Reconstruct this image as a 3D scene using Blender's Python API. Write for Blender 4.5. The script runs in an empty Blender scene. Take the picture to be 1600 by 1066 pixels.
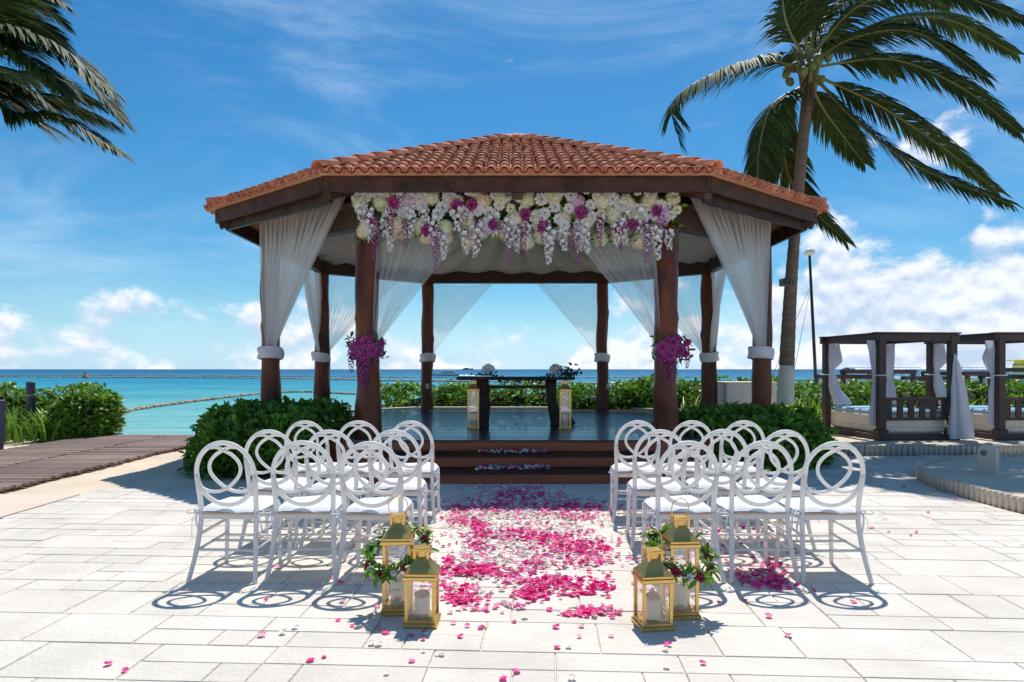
import bpy, math, random
import numpy as np
from mathutils import Vector, Matrix
R = math.radians
S = bpy.context.scene
COL = S.collection
random.seed(7); rng = np.random.default_rng(11)

# ------------------------------------------------------------------ camera, world, sun, exposure
CAMH = 1.42; F = 1067.0
cam = bpy.data.cameras.new('camera'); cam.lens = 24.0; cam.sensor_width = 36.0
cam.shift_y = 0.0275; cam.clip_end = 20000; cam.clip_start = 0.05
co = bpy.data.objects.new('camera', cam); COL.objects.link(co)
co.location = (0, 0, CAMH); co.rotation_euler = (R(90), 0, 0); S.camera = co

SUN = Vector((0.09, 0.52, 1.0)).normalized()
sun_el = math.asin(SUN.z); sun_rot = math.atan2(SUN.x, SUN.y)
W = bpy.data.worlds.new('World'); S.world = W; W.use_nodes = True
wn = W.node_tree.nodes; wl = W.node_tree.links; wn.clear()
def WN(t, **k):
    n = wn.new(t)
    for a, b in k.items(): setattr(n, a, b)
    return n
def wmath(op, a, b=None, clamp=False):
    n = WN('ShaderNodeMath', operation=op, use_clamp=clamp)
    for i, v in enumerate((a, b)):
        if v is None: continue
        if isinstance(v, (int, float)): n.inputs[i].default_value = v
        else: wl.new(v, n.inputs[i])
    return n.outputs[0]
def wmap(v, a, b, c, d):
    n = WN('ShaderNodeMapRange', interpolation_type='SMOOTHSTEP')
    wl.new(v, n.inputs[0])
    for i, x in enumerate((a, b, c, d)): n.inputs[i+1].default_value = x
    return n.outputs[0]
def wmix(f, a, b):
    n = WN('ShaderNodeMix', data_type='RGBA')
    if isinstance(f, float): n.inputs[0].default_value = f
    else: wl.new(f, n.inputs[0])
    for i, v in ((6, a), (7, b)):
        if isinstance(v, tuple): n.inputs[i].default_value = (*v, 1)
        else: wl.new(v, n.inputs[i])
    return n.outputs[2]
sky = WN('ShaderNodeTexSky', sky_type='NISHITA'); sky.sun_disc = False
sky.sun_elevation = sun_el; sky.sun_rotation = sun_rot
sky.air_density = 1.0; sky.dust_density = 0.3; sky.ozone_density = 3.0
hs = WN('ShaderNodeHueSaturation'); hs.inputs['Saturation'].default_value = 1.2; hs.inputs['Value'].default_value = .80
tint = WN('ShaderNodeMix', data_type='RGBA', blend_type='MULTIPLY'); tint.inputs[0].default_value = 1
wl.new(sky.outputs[0], tint.inputs[6]); tint.inputs[7].default_value = (.67, .90, .98, 1); wl.new(tint.outputs[2], hs.inputs['Color'])
tc = WN('ShaderNodeTexCoord'); sep = WN('ShaderNodeSeparateXYZ'); wl.new(tc.outputs['Generated'], sep.inputs[0])
el = sep.outputs[2]
def wnoise(scale, detail, rough, off=(0, 0, 0), stretch=(1, 1, 1), dist=0.0):
    m = WN('ShaderNodeMapping'); m.inputs['Location'].default_value = off; m.inputs['Scale'].default_value = stretch
    wl.new(tc.outputs['Generated'], m.inputs[0])
    n = WN('ShaderNodeTexNoise'); n.inputs['Scale'].default_value = scale; n.inputs['Detail'].default_value = detail
    n.inputs['Roughness'].default_value = rough; n.inputs['Distortion'].default_value = dist
    wl.new(m.outputs[0], n.inputs['Vector']); return n.outputs[0]
CO = (3.1, 1.7, 0.4); CS = (1, 1, 1.5)
big = wnoise(3.2, 2, .5, (5.2, .3, 1.1))
n1 = wnoise(9.0, 9, .56, CO, CS, .15)
n2 = wnoise(9.0, 9, .56, (CO[0]-.012*SUN.x, CO[1], CO[2]+.020), CS, .15)
# cloud amount falls with elevation; cumulus stand along the horizon
amt = wmap(el, .02, .20, .185, -.19)
amt = wmath('ADD', amt, wmath('MULTIPLY', wmath('SUBTRACT', big, .5), .75))
# cumulus bank over the coast
dotn = WN('ShaderNodeVectorMath', operation='DOT_PRODUCT'); wl.new(tc.outputs['Generated'], dotn.inputs[0])
dotn.inputs[1].default_value = (math.sin(R(33))*.995, math.cos(R(33))*.995, .10)
amt = wmath('ADD', amt, wmap(dotn.outputs['Value'], .955, .995, 0, .27))
dens = wmath('ADD', n1, amt)
cl = wmap(dens, .60, .74, 0, 1)
thin = wmath('MULTIPLY', wmap(wnoise(2.2, 6, .62, (1.3, 4.2, 2.0), (1, 1, 3.2), .8), .42, .8, 0, 1), .30)
shade = wmath('ADD', wmath('MULTIPLY', wmath('SUBTRACT', n1, n2), 7.0), .58, True)
ccol = wmix(shade, (4.1, 5.0, 6.5), (7.1, 7.3, 7.6))
hz = wmap(el, 0.0, .12, .6, 0)
base = wmix(hz, hs.outputs[0], (4.0, 6.0, 8.4))
base = wmix(thin, base, (7.0, 8.2, 9.4))
skyc = wmix(wmath('MULTIPLY', cl, .94), base, ccol)
bg = WN('ShaderNodeBackground'); bg.inputs['Strength'].default_value = 0.128
wl.new(skyc, bg.inputs[0])
wo = WN('ShaderNodeOutputWorld'); wl.new(bg.outputs[0], wo.inputs[0])

sd = bpy.data.lights.new('sun', 'SUN'); sd.energy = 4.0; sd.angle = R(.53); sd.color = (1, .96, .89)
so = bpy.data.objects.new('sun', sd); COL.objects.link(so); so.location = (2, 20, 40)
so.rotation_euler = SUN.to_track_quat('Z', 'Y').to_euler()
S.view_settings.view_transform = 'Standard'; S.view_settings.look = 'None'
S.view_settings.exposure = 0.15; S.view_settings.gamma = 1.0; S.view_settings.use_curve_mapping = False

# ------------------------------------------------------------------ helpers
def G(px, py, z=0.0):
    d = (CAMH - z) * F / (py - 577.0)
    return Vector(((px - 800) * d / F, d, z))
def P(px, py, d): return Vector(((px - 800) * d / F, d, CAMH + (577 - py) * d / F))

MATS = {}
def lin(r, g, b):
    f = lambda c: ((c/255+.055)/1.055)**2.4 if c > 10 else c/255/12.92
    return (f(r), f(g), f(b))
def pm(name, col, rough=.6, var=.15, scale=6.0, bump=0.0, bscale=None, metal=0.0, spec=.5, coat=0.0, stretch=(1, 1, 1),
       rnd=0.0, col2=None, trans=0.0, detail=5, island=0.0, gen='Object'):
    m = bpy.data.materials.new(name); m.use_nodes = True; MATS[name] = m
    N = m.node_tree.nodes; L = m.node_tree.links; p = N['Principled BSDF']
    p.inputs['Roughness'].default_value = rough; p.inputs['Metallic'].default_value = metal
    p.inputs['Specular IOR Level'].default_value = spec; p.inputs['Coat Weight'].default_value = coat
    t = N.new('ShaderNodeTexCoord'); mp = N.new('ShaderNodeMapping'); mp.inputs['Scale'].default_value = stretch
    if gen == 'World':
        t = N.new('ShaderNodeNewGeometry'); L.new(t.outputs['Position'], mp.inputs[0])
    else: L.new(t.outputs[gen], mp.inputs[0])
    n = N.new('ShaderNodeTexNoise'); n.inputs['Scale'].default_value = scale; n.inputs['Detail'].default_value = detail
    n.inputs['Roughness'].default_value = .6; L.new(mp.outputs[0], n.inputs['Vector'])
    mx = N.new('ShaderNodeMix'); mx.data_type = 'RGBA'
    c1 = tuple(c*(1-var) for c in col); c2 = col2 if col2 else tuple(min(1, c*(1+var)) for c in col)
    mx.inputs[6].default_value = (*c1, 1); mx.inputs[7].default_value = (*c2, 1)
    mr = N.new('ShaderNodeMapRange'); mr.inputs[1].default_value = .3; mr.inputs[2].default_value = .7
    L.new(n.outputs[0], mr.inputs[0]); L.new(mr.outputs[0], mx.inputs[0])
    out = mx.outputs[2]
    for amt, src in ((rnd, 'ShaderNodeObjectInfo'), (island, 'ShaderNodeNewGeometry')):
        if amt:
            oi = N.new(src); r2 = N.new('ShaderNodeMapRange')
            L.new(oi.outputs['Random' if src.endswith('Info') else 'Random Per Island'], r2.inputs[0])
            r2.inputs[3].default_value = 1-amt; r2.inputs[4].default_value = 1+amt
            h = N.new('ShaderNodeHueSaturation'); L.new(out, h.inputs['Color']); L.new(r2.outputs[0], h.inputs['Value'])
            out = h.outputs[0]
    L.new(out, p.inputs['Base Color'])
    if bump:
        bn = N.new('ShaderNodeTexNoise'); bn.inputs['Scale'].default_value = bscale or scale*4; bn.inputs['Detail'].default_value = 6
        L.new(mp.outputs[0], bn.inputs['Vector'])
        b = N.new('ShaderNodeBump'); b.inputs['Strength'].default_value = bump; b.inputs['Distance'].default_value = .02
        L.new(bn.outputs[0], b.inputs['Height']); L.new(b.outputs[0], p.inputs['Normal'])
    if trans:
        tr = N.new('ShaderNodeBsdfTranslucent'); L.new(out, tr.inputs[0])
        ms = N.new('ShaderNodeMixShader'); ms.inputs[0].default_value = trans
        L.new(p.outputs[0], ms.inputs[1]); L.new(tr.outputs[0], ms.inputs[2])
        L.new(ms.outputs[0], N['Material Output'].inputs[0])
    return m
def thin_mat(name, col, opacity, trl=.5, gloss=0.0):
    m = bpy.data.materials.new(name); m.use_nodes = True; MATS[name] = m
    N = m.node_tree.nodes; L = m.node_tree.links; N.clear()
    o = N.new('ShaderNodeOutputMaterial'); tp = N.new('ShaderNodeBsdfTransparent')
    ms = N.new('ShaderNodeMixShader'); ms.inputs[0].default_value = opacity
    if gloss:
        s = N.new('ShaderNodeBsdfGlossy'); s.inputs['Roughness'].default_value = .03; out = s.outputs[0]
    else:
        d = N.new('ShaderNodeBsdfDiffuse'); t = N.new('ShaderNodeBsdfTranslucent'); x = N.new('ShaderNodeMixShader')
        d.inputs[0].default_value = (*col, 1); t.inputs[0].default_value = (*col, 1); x.inputs[0].default_value = trl
        L.new(d.outputs[0], x.inputs[1]); L.new(t.outputs[0], x.inputs[2]); out = x.outputs[0]
    L.new(tp.outputs[0], ms.inputs[1]); L.new(out, ms.inputs[2]); L.new(ms.outputs[0], o.inputs[0])
    return m

class MB:
    def __init__(s): s.v = []; s.f = []; s.m = []; s.sm = []
    def add(s, V, Fs, mi=0, smooth=False):
        o = len(s.v); s.v.extend([tuple(p) for p in V])
        for f in Fs: s.f.append(tuple(i+o for i in f)); s.m.append(mi); s.sm.append(smooth)
    def box(s, c, d, rot=None, mi=0, taper=1.0):
        V = []
        for z in (-.5, .5):
            k = taper if z > 0 else 1
            for x, y in ((-.5, -.5), (.5, -.5), (.5, .5), (-.5, .5)):
                p = Vector((x*d[0]*k, y*d[1]*k, z*d[2]))
                if rot is not None: p = rot @ p
                V.append(p + Vector(c))
        s.add(V, [(3, 2, 1, 0), (4, 5, 6, 7), (0, 1, 5, 4), (1, 2, 6, 5), (2, 3, 7, 6), (3, 0, 4, 7)], mi)
    def bbox(s, c, d, b=.01, mi=0, rot=None):          # box with chamfered edges
        hx, hy, hz = d[0]/2, d[1]/2, d[2]/2; b = min(b, hx*.9, hy*.9, hz*.9); V = []
        rings = [(hx-b, hy-b, -hz), (hx, hy, -hz+b), (hx, hy, hz-b), (hx-b, hy-b, hz)]
        for x, y, z in rings:
            q = b*.6 if x == hx else b*.6
            for a, e in ((-x+q, -y), (x-q, -y), (x, -y+q), (x, y-q), (x-q, y), (-x+q, y), (-x, y-q), (-x, -y+q)):
                p = Vector((a, e, z)); p = rot @ p if rot is not None else p
                V.append(p + Vector(c))
        Fs = [tuple(range(7, -1, -1)), tuple(range(24, 32))]
        for r in range(3):
            for i in range(8): j = (i+1) % 8; Fs.append((r*8+i, r*8+j, r*8+8+j, r*8+8+i))
        s.add(V, Fs, mi)
    def beam(s, a, b, w, h, mi=0, up=Vector((0, 0, 1))):  # box from a to b, w sideways, h along up
        a = Vector(a); b = Vector(b); d = b-a; x = d.normalized(); y = up.cross(x).normalized(); z = x.cross(y)
        s.box((a+b)/2, (d.length, w, h), Matrix((x, y, z)).transposed(), mi)
    def tube(s, pts, rad, n=8, mi=0, flat=1.0, cap=True, smooth=True, closed=False, up0=None):
        pts = [Vector(p) for p in pts]; k = len(pts)
        if not hasattr(rad, '__len__'): rad = [rad]*k
        V = []; prev = None
        for i, p in enumerate(pts):
            if closed: t = pts[(i+1) % k]-pts[i-1]
            else: t = pts[min(i+1, k-1)]-pts[max(i-1, 0)]
            t.normalize()
            if prev is None:
                u = Vector(up0) if up0 else (Vector((0, 0, 1)) if abs(t.z) < .9 else Vector((0, 1, 0)))
            else: u = prev
            u = (u - t*u.dot(t)).normalized(); prev = u; w = t.cross(u)
            for j in range(n):
                a = 2*math.pi*j/n
                V.append(p + u*math.cos(a)*rad[i]*flat + w*math.sin(a)*rad[i])
        Fs = []
        for i in range(k if closed else k-1):
            i2 = (i+1) % k
            for j in range(n):
                j2 = (j+1) % n; Fs.append((i*n+j, i*n+j2, i2*n+j2, i2*n+j))
        if cap and not closed: Fs += [tuple(range(n-1, -1, -1)), tuple(range((k-1)*n, k*n))]
        s.add(V, Fs, mi, smooth)
    def lathe(s, prof, c=(0, 0, 0), n=16, mi=0, smooth=True):
        V = []; k = len(prof)
        for r, z in prof:
            for j in range(n):
                a = 2*math.pi*j/n; V.append((c[0]+r*math.cos(a), c[1]+r*math.sin(a), c[2]+z))
        Fs = [(i*n+j, i*n+(j+1) % n, (i+1)*n+(j+1) % n, (i+1)*n+j) for i in range(k-1) for j in range(n)]
        Fs += [tuple(range(n-1, -1, -1)), tuple(range((k-1)*n, k*n))]
        s.add(V, Fs, mi, smooth)
    def grid(s, pts, nu, nv, mi=0, smooth=True):
        s.add(pts, [(i*nv+j, (i+1)*nv+j, (i+1)*nv+j+1, i*nv+j+1) for i in range(nu-1) for j in range(nv-1)], mi, smooth)
    def prism(s, poly, z0, z1, mi=0):
        n = len(poly); V = [(x, y, z0) for x, y in poly] + [(x, y, z1) for x, y in poly]
        s.add(V, [tuple(range(n-1, -1, -1)), tuple(range(n, 2*n))] + [(i, (i+1) % n, n+(i+1) % n, n+i) for i in range(n)], mi)
    def mesh(s, name, mats):
        me = bpy.data.meshes.new(name); me.from_pydata(s.v, [], s.f)
        for m in (mats if isinstance(mats, (list, tuple)) else [mats]): me.materials.append(MATS[m])
        me.polygons.foreach_set('material_index', s.m); me.polygons.foreach_set('use_smooth', s.sm); me.update(); return me
    def build(s, name, mats, parent=None): return link(name, s.mesh(name, mats), parent)
def link(name, me, parent=None, mat=None):
    o = bpy.data.objects.new(name, me); COL.objects.link(o)
    if parent: o.parent = parent
    if mat is not None: o.matrix_local = mat
    return o
def tag(o, label=None, cat=None, group=None, kind=None):
    if label: o['label'] = label
    if cat: o['category'] = cat
    if group: o['group'] = group
    if kind: o['kind'] = kind
    return o
def empty(name, loc, label=None, cat=None, group=None, rz=0):
    o = bpy.data.objects.new(name, None); COL.objects.link(o); o.location = loc; o.rotation_euler = (0, 0, rz)
    o.empty_display_size = .1
    return tag(o, label, cat, group)
def tree_copy(o, parent=None):
    c = o.copy(); COL.objects.link(c); c.parent = parent
    for ch in list(o.children): tree_copy(ch, c)
    return c
def fast_mesh(name, V, Q, mats, mi=None, smooth=False):   # numpy arrays: V (n,3), Q (m,4 or 3)
    me = bpy.data.meshes.new(name); k = Q.shape[1]
    me.vertices.add(len(V)); me.vertices.foreach_set('co', V.astype(np.float32).ravel())
    me.loops.add(Q.size); me.loops.foreach_set('vertex_index', Q.astype(np.int32).ravel())
    me.polygons.add(len(Q)); me.polygons.foreach_set('loop_start', np.arange(0, Q.size, k, dtype=np.int32))
    for m in mats: me.materials.append(MATS[m])
    if mi is not None: me.polygons.foreach_set('material_index', mi.astype(np.int32))
    me.polygons.foreach_set('use_smooth', np.full(len(Q), smooth)); me.update(); me.validate(); return me
def scatter_mesh(name, TV, TQ, M, T, mats, mi=None, smooth=True):
    """template verts TV (k,3), quads TQ, rotations*scale M (n,3,3), offsets T (n,3)"""
    V = np.einsum('nij,kj->nki', M, TV) + T[:, None, :]
    n, k = len(T), len(TV)
    Q = (TQ[None] + (np.arange(n)*k)[:, None, None]).reshape(-1, TQ.shape[1])
    m = None if mi is None else np.repeat(mi, len(TQ))
    return fast_mesh(name, V.reshape(-1, 3), Q, mats, m, smooth)
def frames(zdir, spin):
    """rotation matrices whose local y axis points along zdir"""
    y = zdir/np.linalg.norm(zdir, axis=1, keepdims=True)
    ref = np.where(np.abs(y[:, 2:3]) < .95, np.array([[0, 0, 1.]]), np.array([[1., 0, 0]]))
    x = np.cross(y, ref); x /= np.linalg.norm(x, axis=1, keepdims=True); z = np.cross(x, y)
    c, s = np.cos(spin)[:, None], np.sin(spin)[:, None]
    x2 = x*c+z*s; z2 = z*c-x*s
    return np.stack([x2, y, z2], axis=2)
def vnoise(p, f=1.0, seed=0):
    """cheap smooth pseudo noise for numpy points"""
    q = p*f + seed*3.7
    return (np.sin(q[..., 0]*1.7+1.3*np.sin(q[..., 1]*2.1+seed)) + np.sin(q[..., 1]*1.9+1.1*np.sin(q[..., 2]*1.6+2)) + np.sin(q[..., 2]*2.3+1.7*np.sin(q[..., 0]*1.3+4)))/3

# materials
pm('sand', lin(220, 202, 178), .95, .10, 1.2, .5, 14)
pm('slab', lin(226, 205, 186), .85, .05, .8, .15, 40)
pm('joint', lin(212, 203, 190), .95, .12, 3)
pm('paver', lin(221, 212, 200), .8, .13, 1.7, .5, 38, rnd=.05, detail=14, gen='World')
pm('paver_far', lin(221, 212, 200), .8, .13, 1.7, .5, 38, island=.05, detail=14, gen='World')
pm('kerb', lin(205, 190, 172), .85, .12, 4, .3, 30)
pm('log', (.075, .016, .007), .34, .5, 3.5, 1.0, 11, stretch=(1, 1, .3), col2=(.21, .055, .019), spec=.3, gen='World')
pm('beamwood', (.034, .014, .009), .5, .4, 4, .5, 20, stretch=(1, 1, 1), col2=(.066, .028, .017), spec=.35)
pm('fascia', (.045, .018, .011), .55, .4, 4, .5, 20, col2=(.092, .040, .025), spec=.35)
pm('stepwood', (.30, .075, .030), .45, .35, 2.4, .2, 12, stretch=(.25, 1, 3), coat=.15, rnd=.1)
pm('deckwood', (.034, .023, .023), .24, .35, 2.5, .2, 20, stretch=(.3, 4, 4), rnd=.25, coat=.2)
pm('boardwalk', lin(140, 118, 108), .85, .3, 3, .4, 14, stretch=(.4, 3, 3), rnd=.3)
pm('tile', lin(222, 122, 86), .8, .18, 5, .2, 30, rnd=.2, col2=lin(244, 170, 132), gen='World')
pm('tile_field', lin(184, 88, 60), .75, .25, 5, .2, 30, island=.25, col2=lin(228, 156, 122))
pm('mortar', lin(206, 150, 116), .9, .15, 8, .3)
thin_mat('sheer', (.97, .97, .98), .42, .6)
thin_mat('drape', (.58, .57, .57), .95, .2)
pm('tieband', (.78, .78, .82), .8, .06, 8, .5, 25, stretch=(1, 1, 4))
pm('chairwhite', (.90, .885, .86), .45, .03, 4, trans=.36)
pm('cushion', (.82, .82, .83), .85, .03, 6, .15, 60)
pm('rawwood', lin(205, 165, 130), .7, .1, 8)
pm('ribbon', (.80, .80, .84), .6, .03)
pm('gold', lin(224, 184, 108), .34, .10, 6, metal=.9, bump=.04, bscale=60)
pm('candle', lin(228, 214, 190), .6, .05, 6, trans=.2)
pm('wick', (.02, .02, .02), .9, .1)
thin_mat('pane', (1, 1, 1), .10, gloss=1)
thin_mat('bowl', (1, 1, 1), .22, gloss=1)
pm('leaf', (.14, .31, .03), .42, .35, 1.3, spec=.5, island=.45, trans=.28)
pm('leaf_light', (.22, .38, .045), .4, .35, .8, spec=.5, island=.4, trans=.3)
pm('leaf_dry', (.30, .24, .08), .7, .3, 3, island=.3, trans=.2)
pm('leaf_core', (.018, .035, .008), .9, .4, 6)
pm('twig', (.10, .07, .045), .9, .2)
pm('frond', (.042, .078, .014), .6, .35, .9, island=.45, trans=.25, spec=.25)
pm('rachis', (.17, .17, .045), .5, .25, 2)
pm('trunk', lin(128, 112, 96), .9, .3, 4, .6, 9, stretch=(1, 1, 5))
pm('limewash', lin(226, 220, 208), .85, .08, 5, .4, 12, stretch=(1, 1, 4))
pm('coconut', (.12, .16, .035), .5, .3, 3, rnd=.2)
pm('spathe', (.12, .07, .04), .7, .3, 4)
pm('pink_deep', (.90, .025, .30), .55, .15, 9, island=.25, trans=.2)
pm('pink_mid', (.88, .15, .42), .55, .15, 9, island=.2, trans=.2)
pm('pink_pale', (.84, .42, .52), .55, .12, 9, island=.1, trans=.2)
pm('petal_white', (.84, .78, .75), .55, .06, 9, island=.06, trans=.2)
pm('cream', lin(238, 234, 208), .65, .08, 14, island=.10, trans=.15)
pm('creamgreen', lin(226, 230, 186), .65, .08, 14, island=.12, trans=.15)
pm('peach', lin(240, 222, 190), .65, .08, 14, island=.10, trans=.15)
pm('lilac', lin(216, 186, 218), .65, .1, 14, island=.12, trans=.15)
pm('white_flower', (.84, .83, .82), .6, .04, 12, island=.05, trans=.15)
pm('magenta', (.36, .035, .20), .55, .3, 12, island=.3, trans=.15)
pm('purple', (.36, .09, .29), .6, .3, 14, island=.35, trans=.15)
pm('orchid_pink', (.46, .06, .28), .55, .3, 12, island=.3, trans=.15)
pm('yellow_eye', (.6, .42, .08), .6, .1)
pm('rose_red', (.30, .01, .04), .5, .3, 12, island=.3)
pm('eucalyptus', (.035, .075, .055), .6, .3, 3, island=.35)
pm('daybedwood', lin(72, 56, 52), .6, .2, 3, .2, 16, stretch=(1, 1, 1))
pm('vinyl', lin(226, 214, 200), .55, .05, 2)
pm('mattress', lin(150, 190, 222), .7, .05, 2)
pm('cotton', (.74, .74, .80), .85, .05, 4, trans=.25)
pm('white_paint', (.74, .73, .71), .7, .06, 2, .2, 30)
pm('slate', lin(62, 66, 78), .6, .15, 4)
pm('grey_plastic', lin(120, 120, 120), .5, .1)
pm('beige_metal', lin(206, 196, 180), .5, .05, 5)
pm('boat_white', (.78, .78, .78), .35, .03)
pm('boat_yellow', (.75, .62, .05), .4, .05)
pm('boat_glass', (.02, .03, .04), .15, .1)
pm('boom', lin(176, 150, 128), .85, .3, 1.5, col2=lin(205, 160, 120), rnd=.2)
pm('buoy', (.65, .22, .03), .5, .1)
pm('foam', (.85, .88, .9), .8, .05)
pm('black_metal', (.02, .025, .028), .4, .2)
pm('hull_far', lin(120, 140, 165), .7, .1)

# ------------------------------------------------------------------ ground, sea
def shore(x): 
    t = min(max((x+6.2)/2.4, 0), 1); t = t*t*(3-2*t); return 14.6 + t*4.9
def gz(x, y):
    s = shore(x); return 0.0 if y <= s else max(-(y-s)*(.30 if x < 5 else .13), -2.2)
xs = np.concatenate([np.linspace(-400, -40, 8), np.linspace(-30, 40, 71), np.linspace(50, 400, 8)])
ys = np.concatenate([np.linspace(-300, -10, 6), np.linspace(-6, 34, 81), np.linspace(38, 60, 4)])
b = MB(); pts = []
for x in xs:
    for y in ys:
        z = gz(x, y) - .02
        h = .03*math.sin(x*2.1+math.sin(y*1.3)*1.5)+.025*math.sin(y*2.7+x*.6)
        k = min(max((-5.0-x)/1.0, 0), 1) if y < 8 else min(max((-2.6-x)/1.0, 0)+max((x-6)/2, 0)+max((y-17)/2, 0), 1)
        if -9.2 < x < -5.4 and 7.0 < y < 14.6: k *= .25
        pts.append((x, y, z + k*(h-.02)))
b.grid(pts, len(xs), len(ys)); b.build('ground', 'sand').data.polygons.foreach_set
tag(bpy.data.objects['ground'], kind='structure')

m = bpy.data.materials.new('seawater'); m.use_nodes = True; MATS['seawater'] = m
N = m.node_tree.nodes; L = m.node_tree.links; p = N['Principled BSDF']; p.inputs['Roughness'].default_value = .4; p.inputs['Specular IOR Level'].default_value = .08
ge = N.new('ShaderNodeNewGeometry'); sp = N.new('ShaderNodeSeparateXYZ'); L.new(ge.outputs['Position'], sp.inputs[0])
def nmath(op, a, b=None, clamp=False):
    n = N.new('ShaderNodeMath'); n.operation = op; n.use_clamp = clamp
    for i, v in enumerate((a, b)):
        if v is None: continue
        if isinstance(v, (int, float)): n.inputs[i].default_value = v
        else: L.new(v, n.inputs[i])
    return n.outputs[0]
def nnoise(scale, detail, sx, sy, rough=.6):
    mp = N.new('ShaderNodeMapping'); mp.inputs['Scale'].default_value = (sx, sy, 1); L.new(ge.outputs['Position'], mp.inputs[0])
    n = N.new('ShaderNodeTexNoise'); n.inputs['Scale'].default_value = scale; n.inputs['Detail'].default_value = detail
    n.inputs['Roughness'].default_value = rough; L.new(mp.outputs[0], n.inputs['Vector']); return n.outputs[0]
lg = nmath('DIVIDE', nmath('LOGARITHM', nmath('MAXIMUM', sp.outputs[1], 5), 10), 4.0)
patch = nmath('MULTIPLY', nmath('SUBTRACT', nnoise(.02, 5, 1, 2.5), .5), .22)
rp = N.new('ShaderNodeValToRGB'); L.new(nmath('ADD', lg, patch), rp.inputs[0]); cr = rp.color_ramp
stops = [(.32, (.27, .55, .52)), (.39, (.16, .47, .47)), (.45, (.055, .36, .42)), (.51, (.012, .27, .38)), (.60, (.006, .17, .31)), (.72, (.005, .10, .22))]
cr.elements[0].position, cr.elements[0].color = stops[0][0], (*stops[0][1], 1)
cr.elements[1].position, cr.elements[1].color = stops[-1][0], (*stops[-1][1], 1)
for q, c in stops[1:-1]: e = cr.elements.new(q); e.color = (*c, 1)
fo = N.new('ShaderNodeMapRange'); L.new(nnoise(.35, 6, .5, 1.6, .7), fo.inputs[0]); fo.inputs[1].default_value = .63; fo.inputs[2].default_value = .74
mx = N.new('ShaderNodeMix'); mx.data_type = 'RGBA'; L.new(nmath('MULTIPLY', fo.outputs[0], .75), mx.inputs[0]); L.new(rp.outputs[0], mx.inputs[6]); mx.inputs[7].default_value = (.75, .82, .82, 1)
hv = N.new('ShaderNodeHueSaturation'); L.new(mx.outputs[2], hv.inputs['Color'])
wv = N.new('ShaderNodeMapRange'); L.new(nnoise(.5, 7, .35, 1.7, .7), wv.inputs[0]); wv.inputs[1].default_value = .3; wv.inputs[2].default_value = .7; wv.inputs[3].default_value = .72; wv.inputs[4].default_value = 1.25
L.new(wv.outputs[0], hv.inputs['Value']); L.new(hv.outputs[0], p.inputs['Base Color'])
bp = N.new('ShaderNodeBump'); bp.inputs['Strength'].default_value = .9; bp.inputs['Distance'].default_value = .5
L.new(nnoise(.6, 6, .6, 1.8, .7), bp.inputs['Height']); L.new(bp.outputs[0], p.inputs['Normal'])
SEA = -.8
b = MB(); b.add([(-9000, 14, SEA), (9000, 14, SEA), (9000, 12000, SEA), (-9000, 12000, SEA)], [(0, 1, 2, 3)])
tag(b.build('sea', 'seawater'), kind='structure')

# ------------------------------------------------------------------ paving
pav = MB(); pav.add([(-4.85, -3, .001), (9.5, -3, .001), (9.5, 11.4, .001), (2.6, 11.4, .001), (2.6, 8.7, .001), (-2.1, 8.7, .001), (-2.1, 7.9, .001), (-4.85, 8.05, .001)], [tuple(range(7))])
paving = tag(pav.build('paving', 'joint'), 'pale stone terrace paving in front of the gazebo', kind='structure')
slab = MB(); slab.box((-7.3, 3.2, -.002), (4.86, 9.0, .03)); tag(slab.build('path', 'slab'), kind='structure')
ROT = R(-3.0); cr_, sr_ = math.cos(ROT), math.sin(ROT)
def inside(x, y, mrg=0.0):
    if x < -4.856+mrg or x > 9.4: return False
    if y > 11.3: return False
    if x < 2.6: return y < 8.75
    return True
tiles = []; yy = .6
def rp_(u, v): return (u*cr_-v*sr_, u*sr_+v*cr_)
def put(x_, y_, w, h):
    ul = max((-4.85+(y_+k*h)*sr_)/cr_ for k in (0, 1))     # trim stones to the straight edges of the terrace
    if x_ < ul < x_+w-.06: w = round(x_+w-ul, 3); x_ = ul
    if x_*cr_ < -2.3 and y_ < VL < y_+h: h = round(VL-y_, 3)
    if h < .03: return
    if x_*cr_ < -2.3 and y_+h > VL+.001: return
    if all(inside(*rp_(a, c)) for a, c in ((x_, y_), (x_+w, y_), (x_+w, y_+h), (x_, y_+h))): tiles.append((round(x_, 4), round(y_, 4), w, h))
VL = 7.8
while yy < 12.5:                                       # random ashlar: bands of whole and split stones
    H_ = random.choice((.40, .40, .60, .40, .20)); xx = -6 + random.random()*.5
    while xx < 10.5:
        w = random.choice((.40, .60, .60, .80))
        if H_ == .40 and random.random() < .45:
            w2 = random.choice((.2, .4, .4)); w2 = min(w2, w-.2)
            put(xx, yy, w2, .2); put(xx+w2, yy, round(w-w2, 2), .2); put(xx, yy+.2, w, .2)
        elif H_ == .60:
            k = random.choice((.2, .4)); put(xx, yy, w, k); w2 = round(w/2, 2); put(xx, yy+k, w2, round(.6-k, 2)); put(xx+w2, yy+k, round(w-w2, 2), round(.6-k, 2))
        else: put(xx, yy, w, H_)
        xx += w
    yy += H_
def tile_geo(bm, w, h, c, dz):
    g = .0018
    r = Matrix.Rotation(ROT, 3, 'Z'); x0, y0, x1, y1 = g, g, w-g, h-g; e = .004
    V = [(x0, y0, 0), (x1, y0, 0), (x1, y1, 0), (x0, y1, 0), (x0+e, y0+e, .012), (x1-e, y0+e, .012), (x1-e, y1-e, .012), (x0+e, y1-e, .012)]
    V = [r @ Vector((a, b_, z+dz)) + Vector(c) for a, b_, z in V]
    bm.add(V, [(4, 5, 6, 7), (0, 1, 5, 4), (1, 2, 6, 5), (2, 3, 7, 6), (3, 0, 4, 7)])
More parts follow.
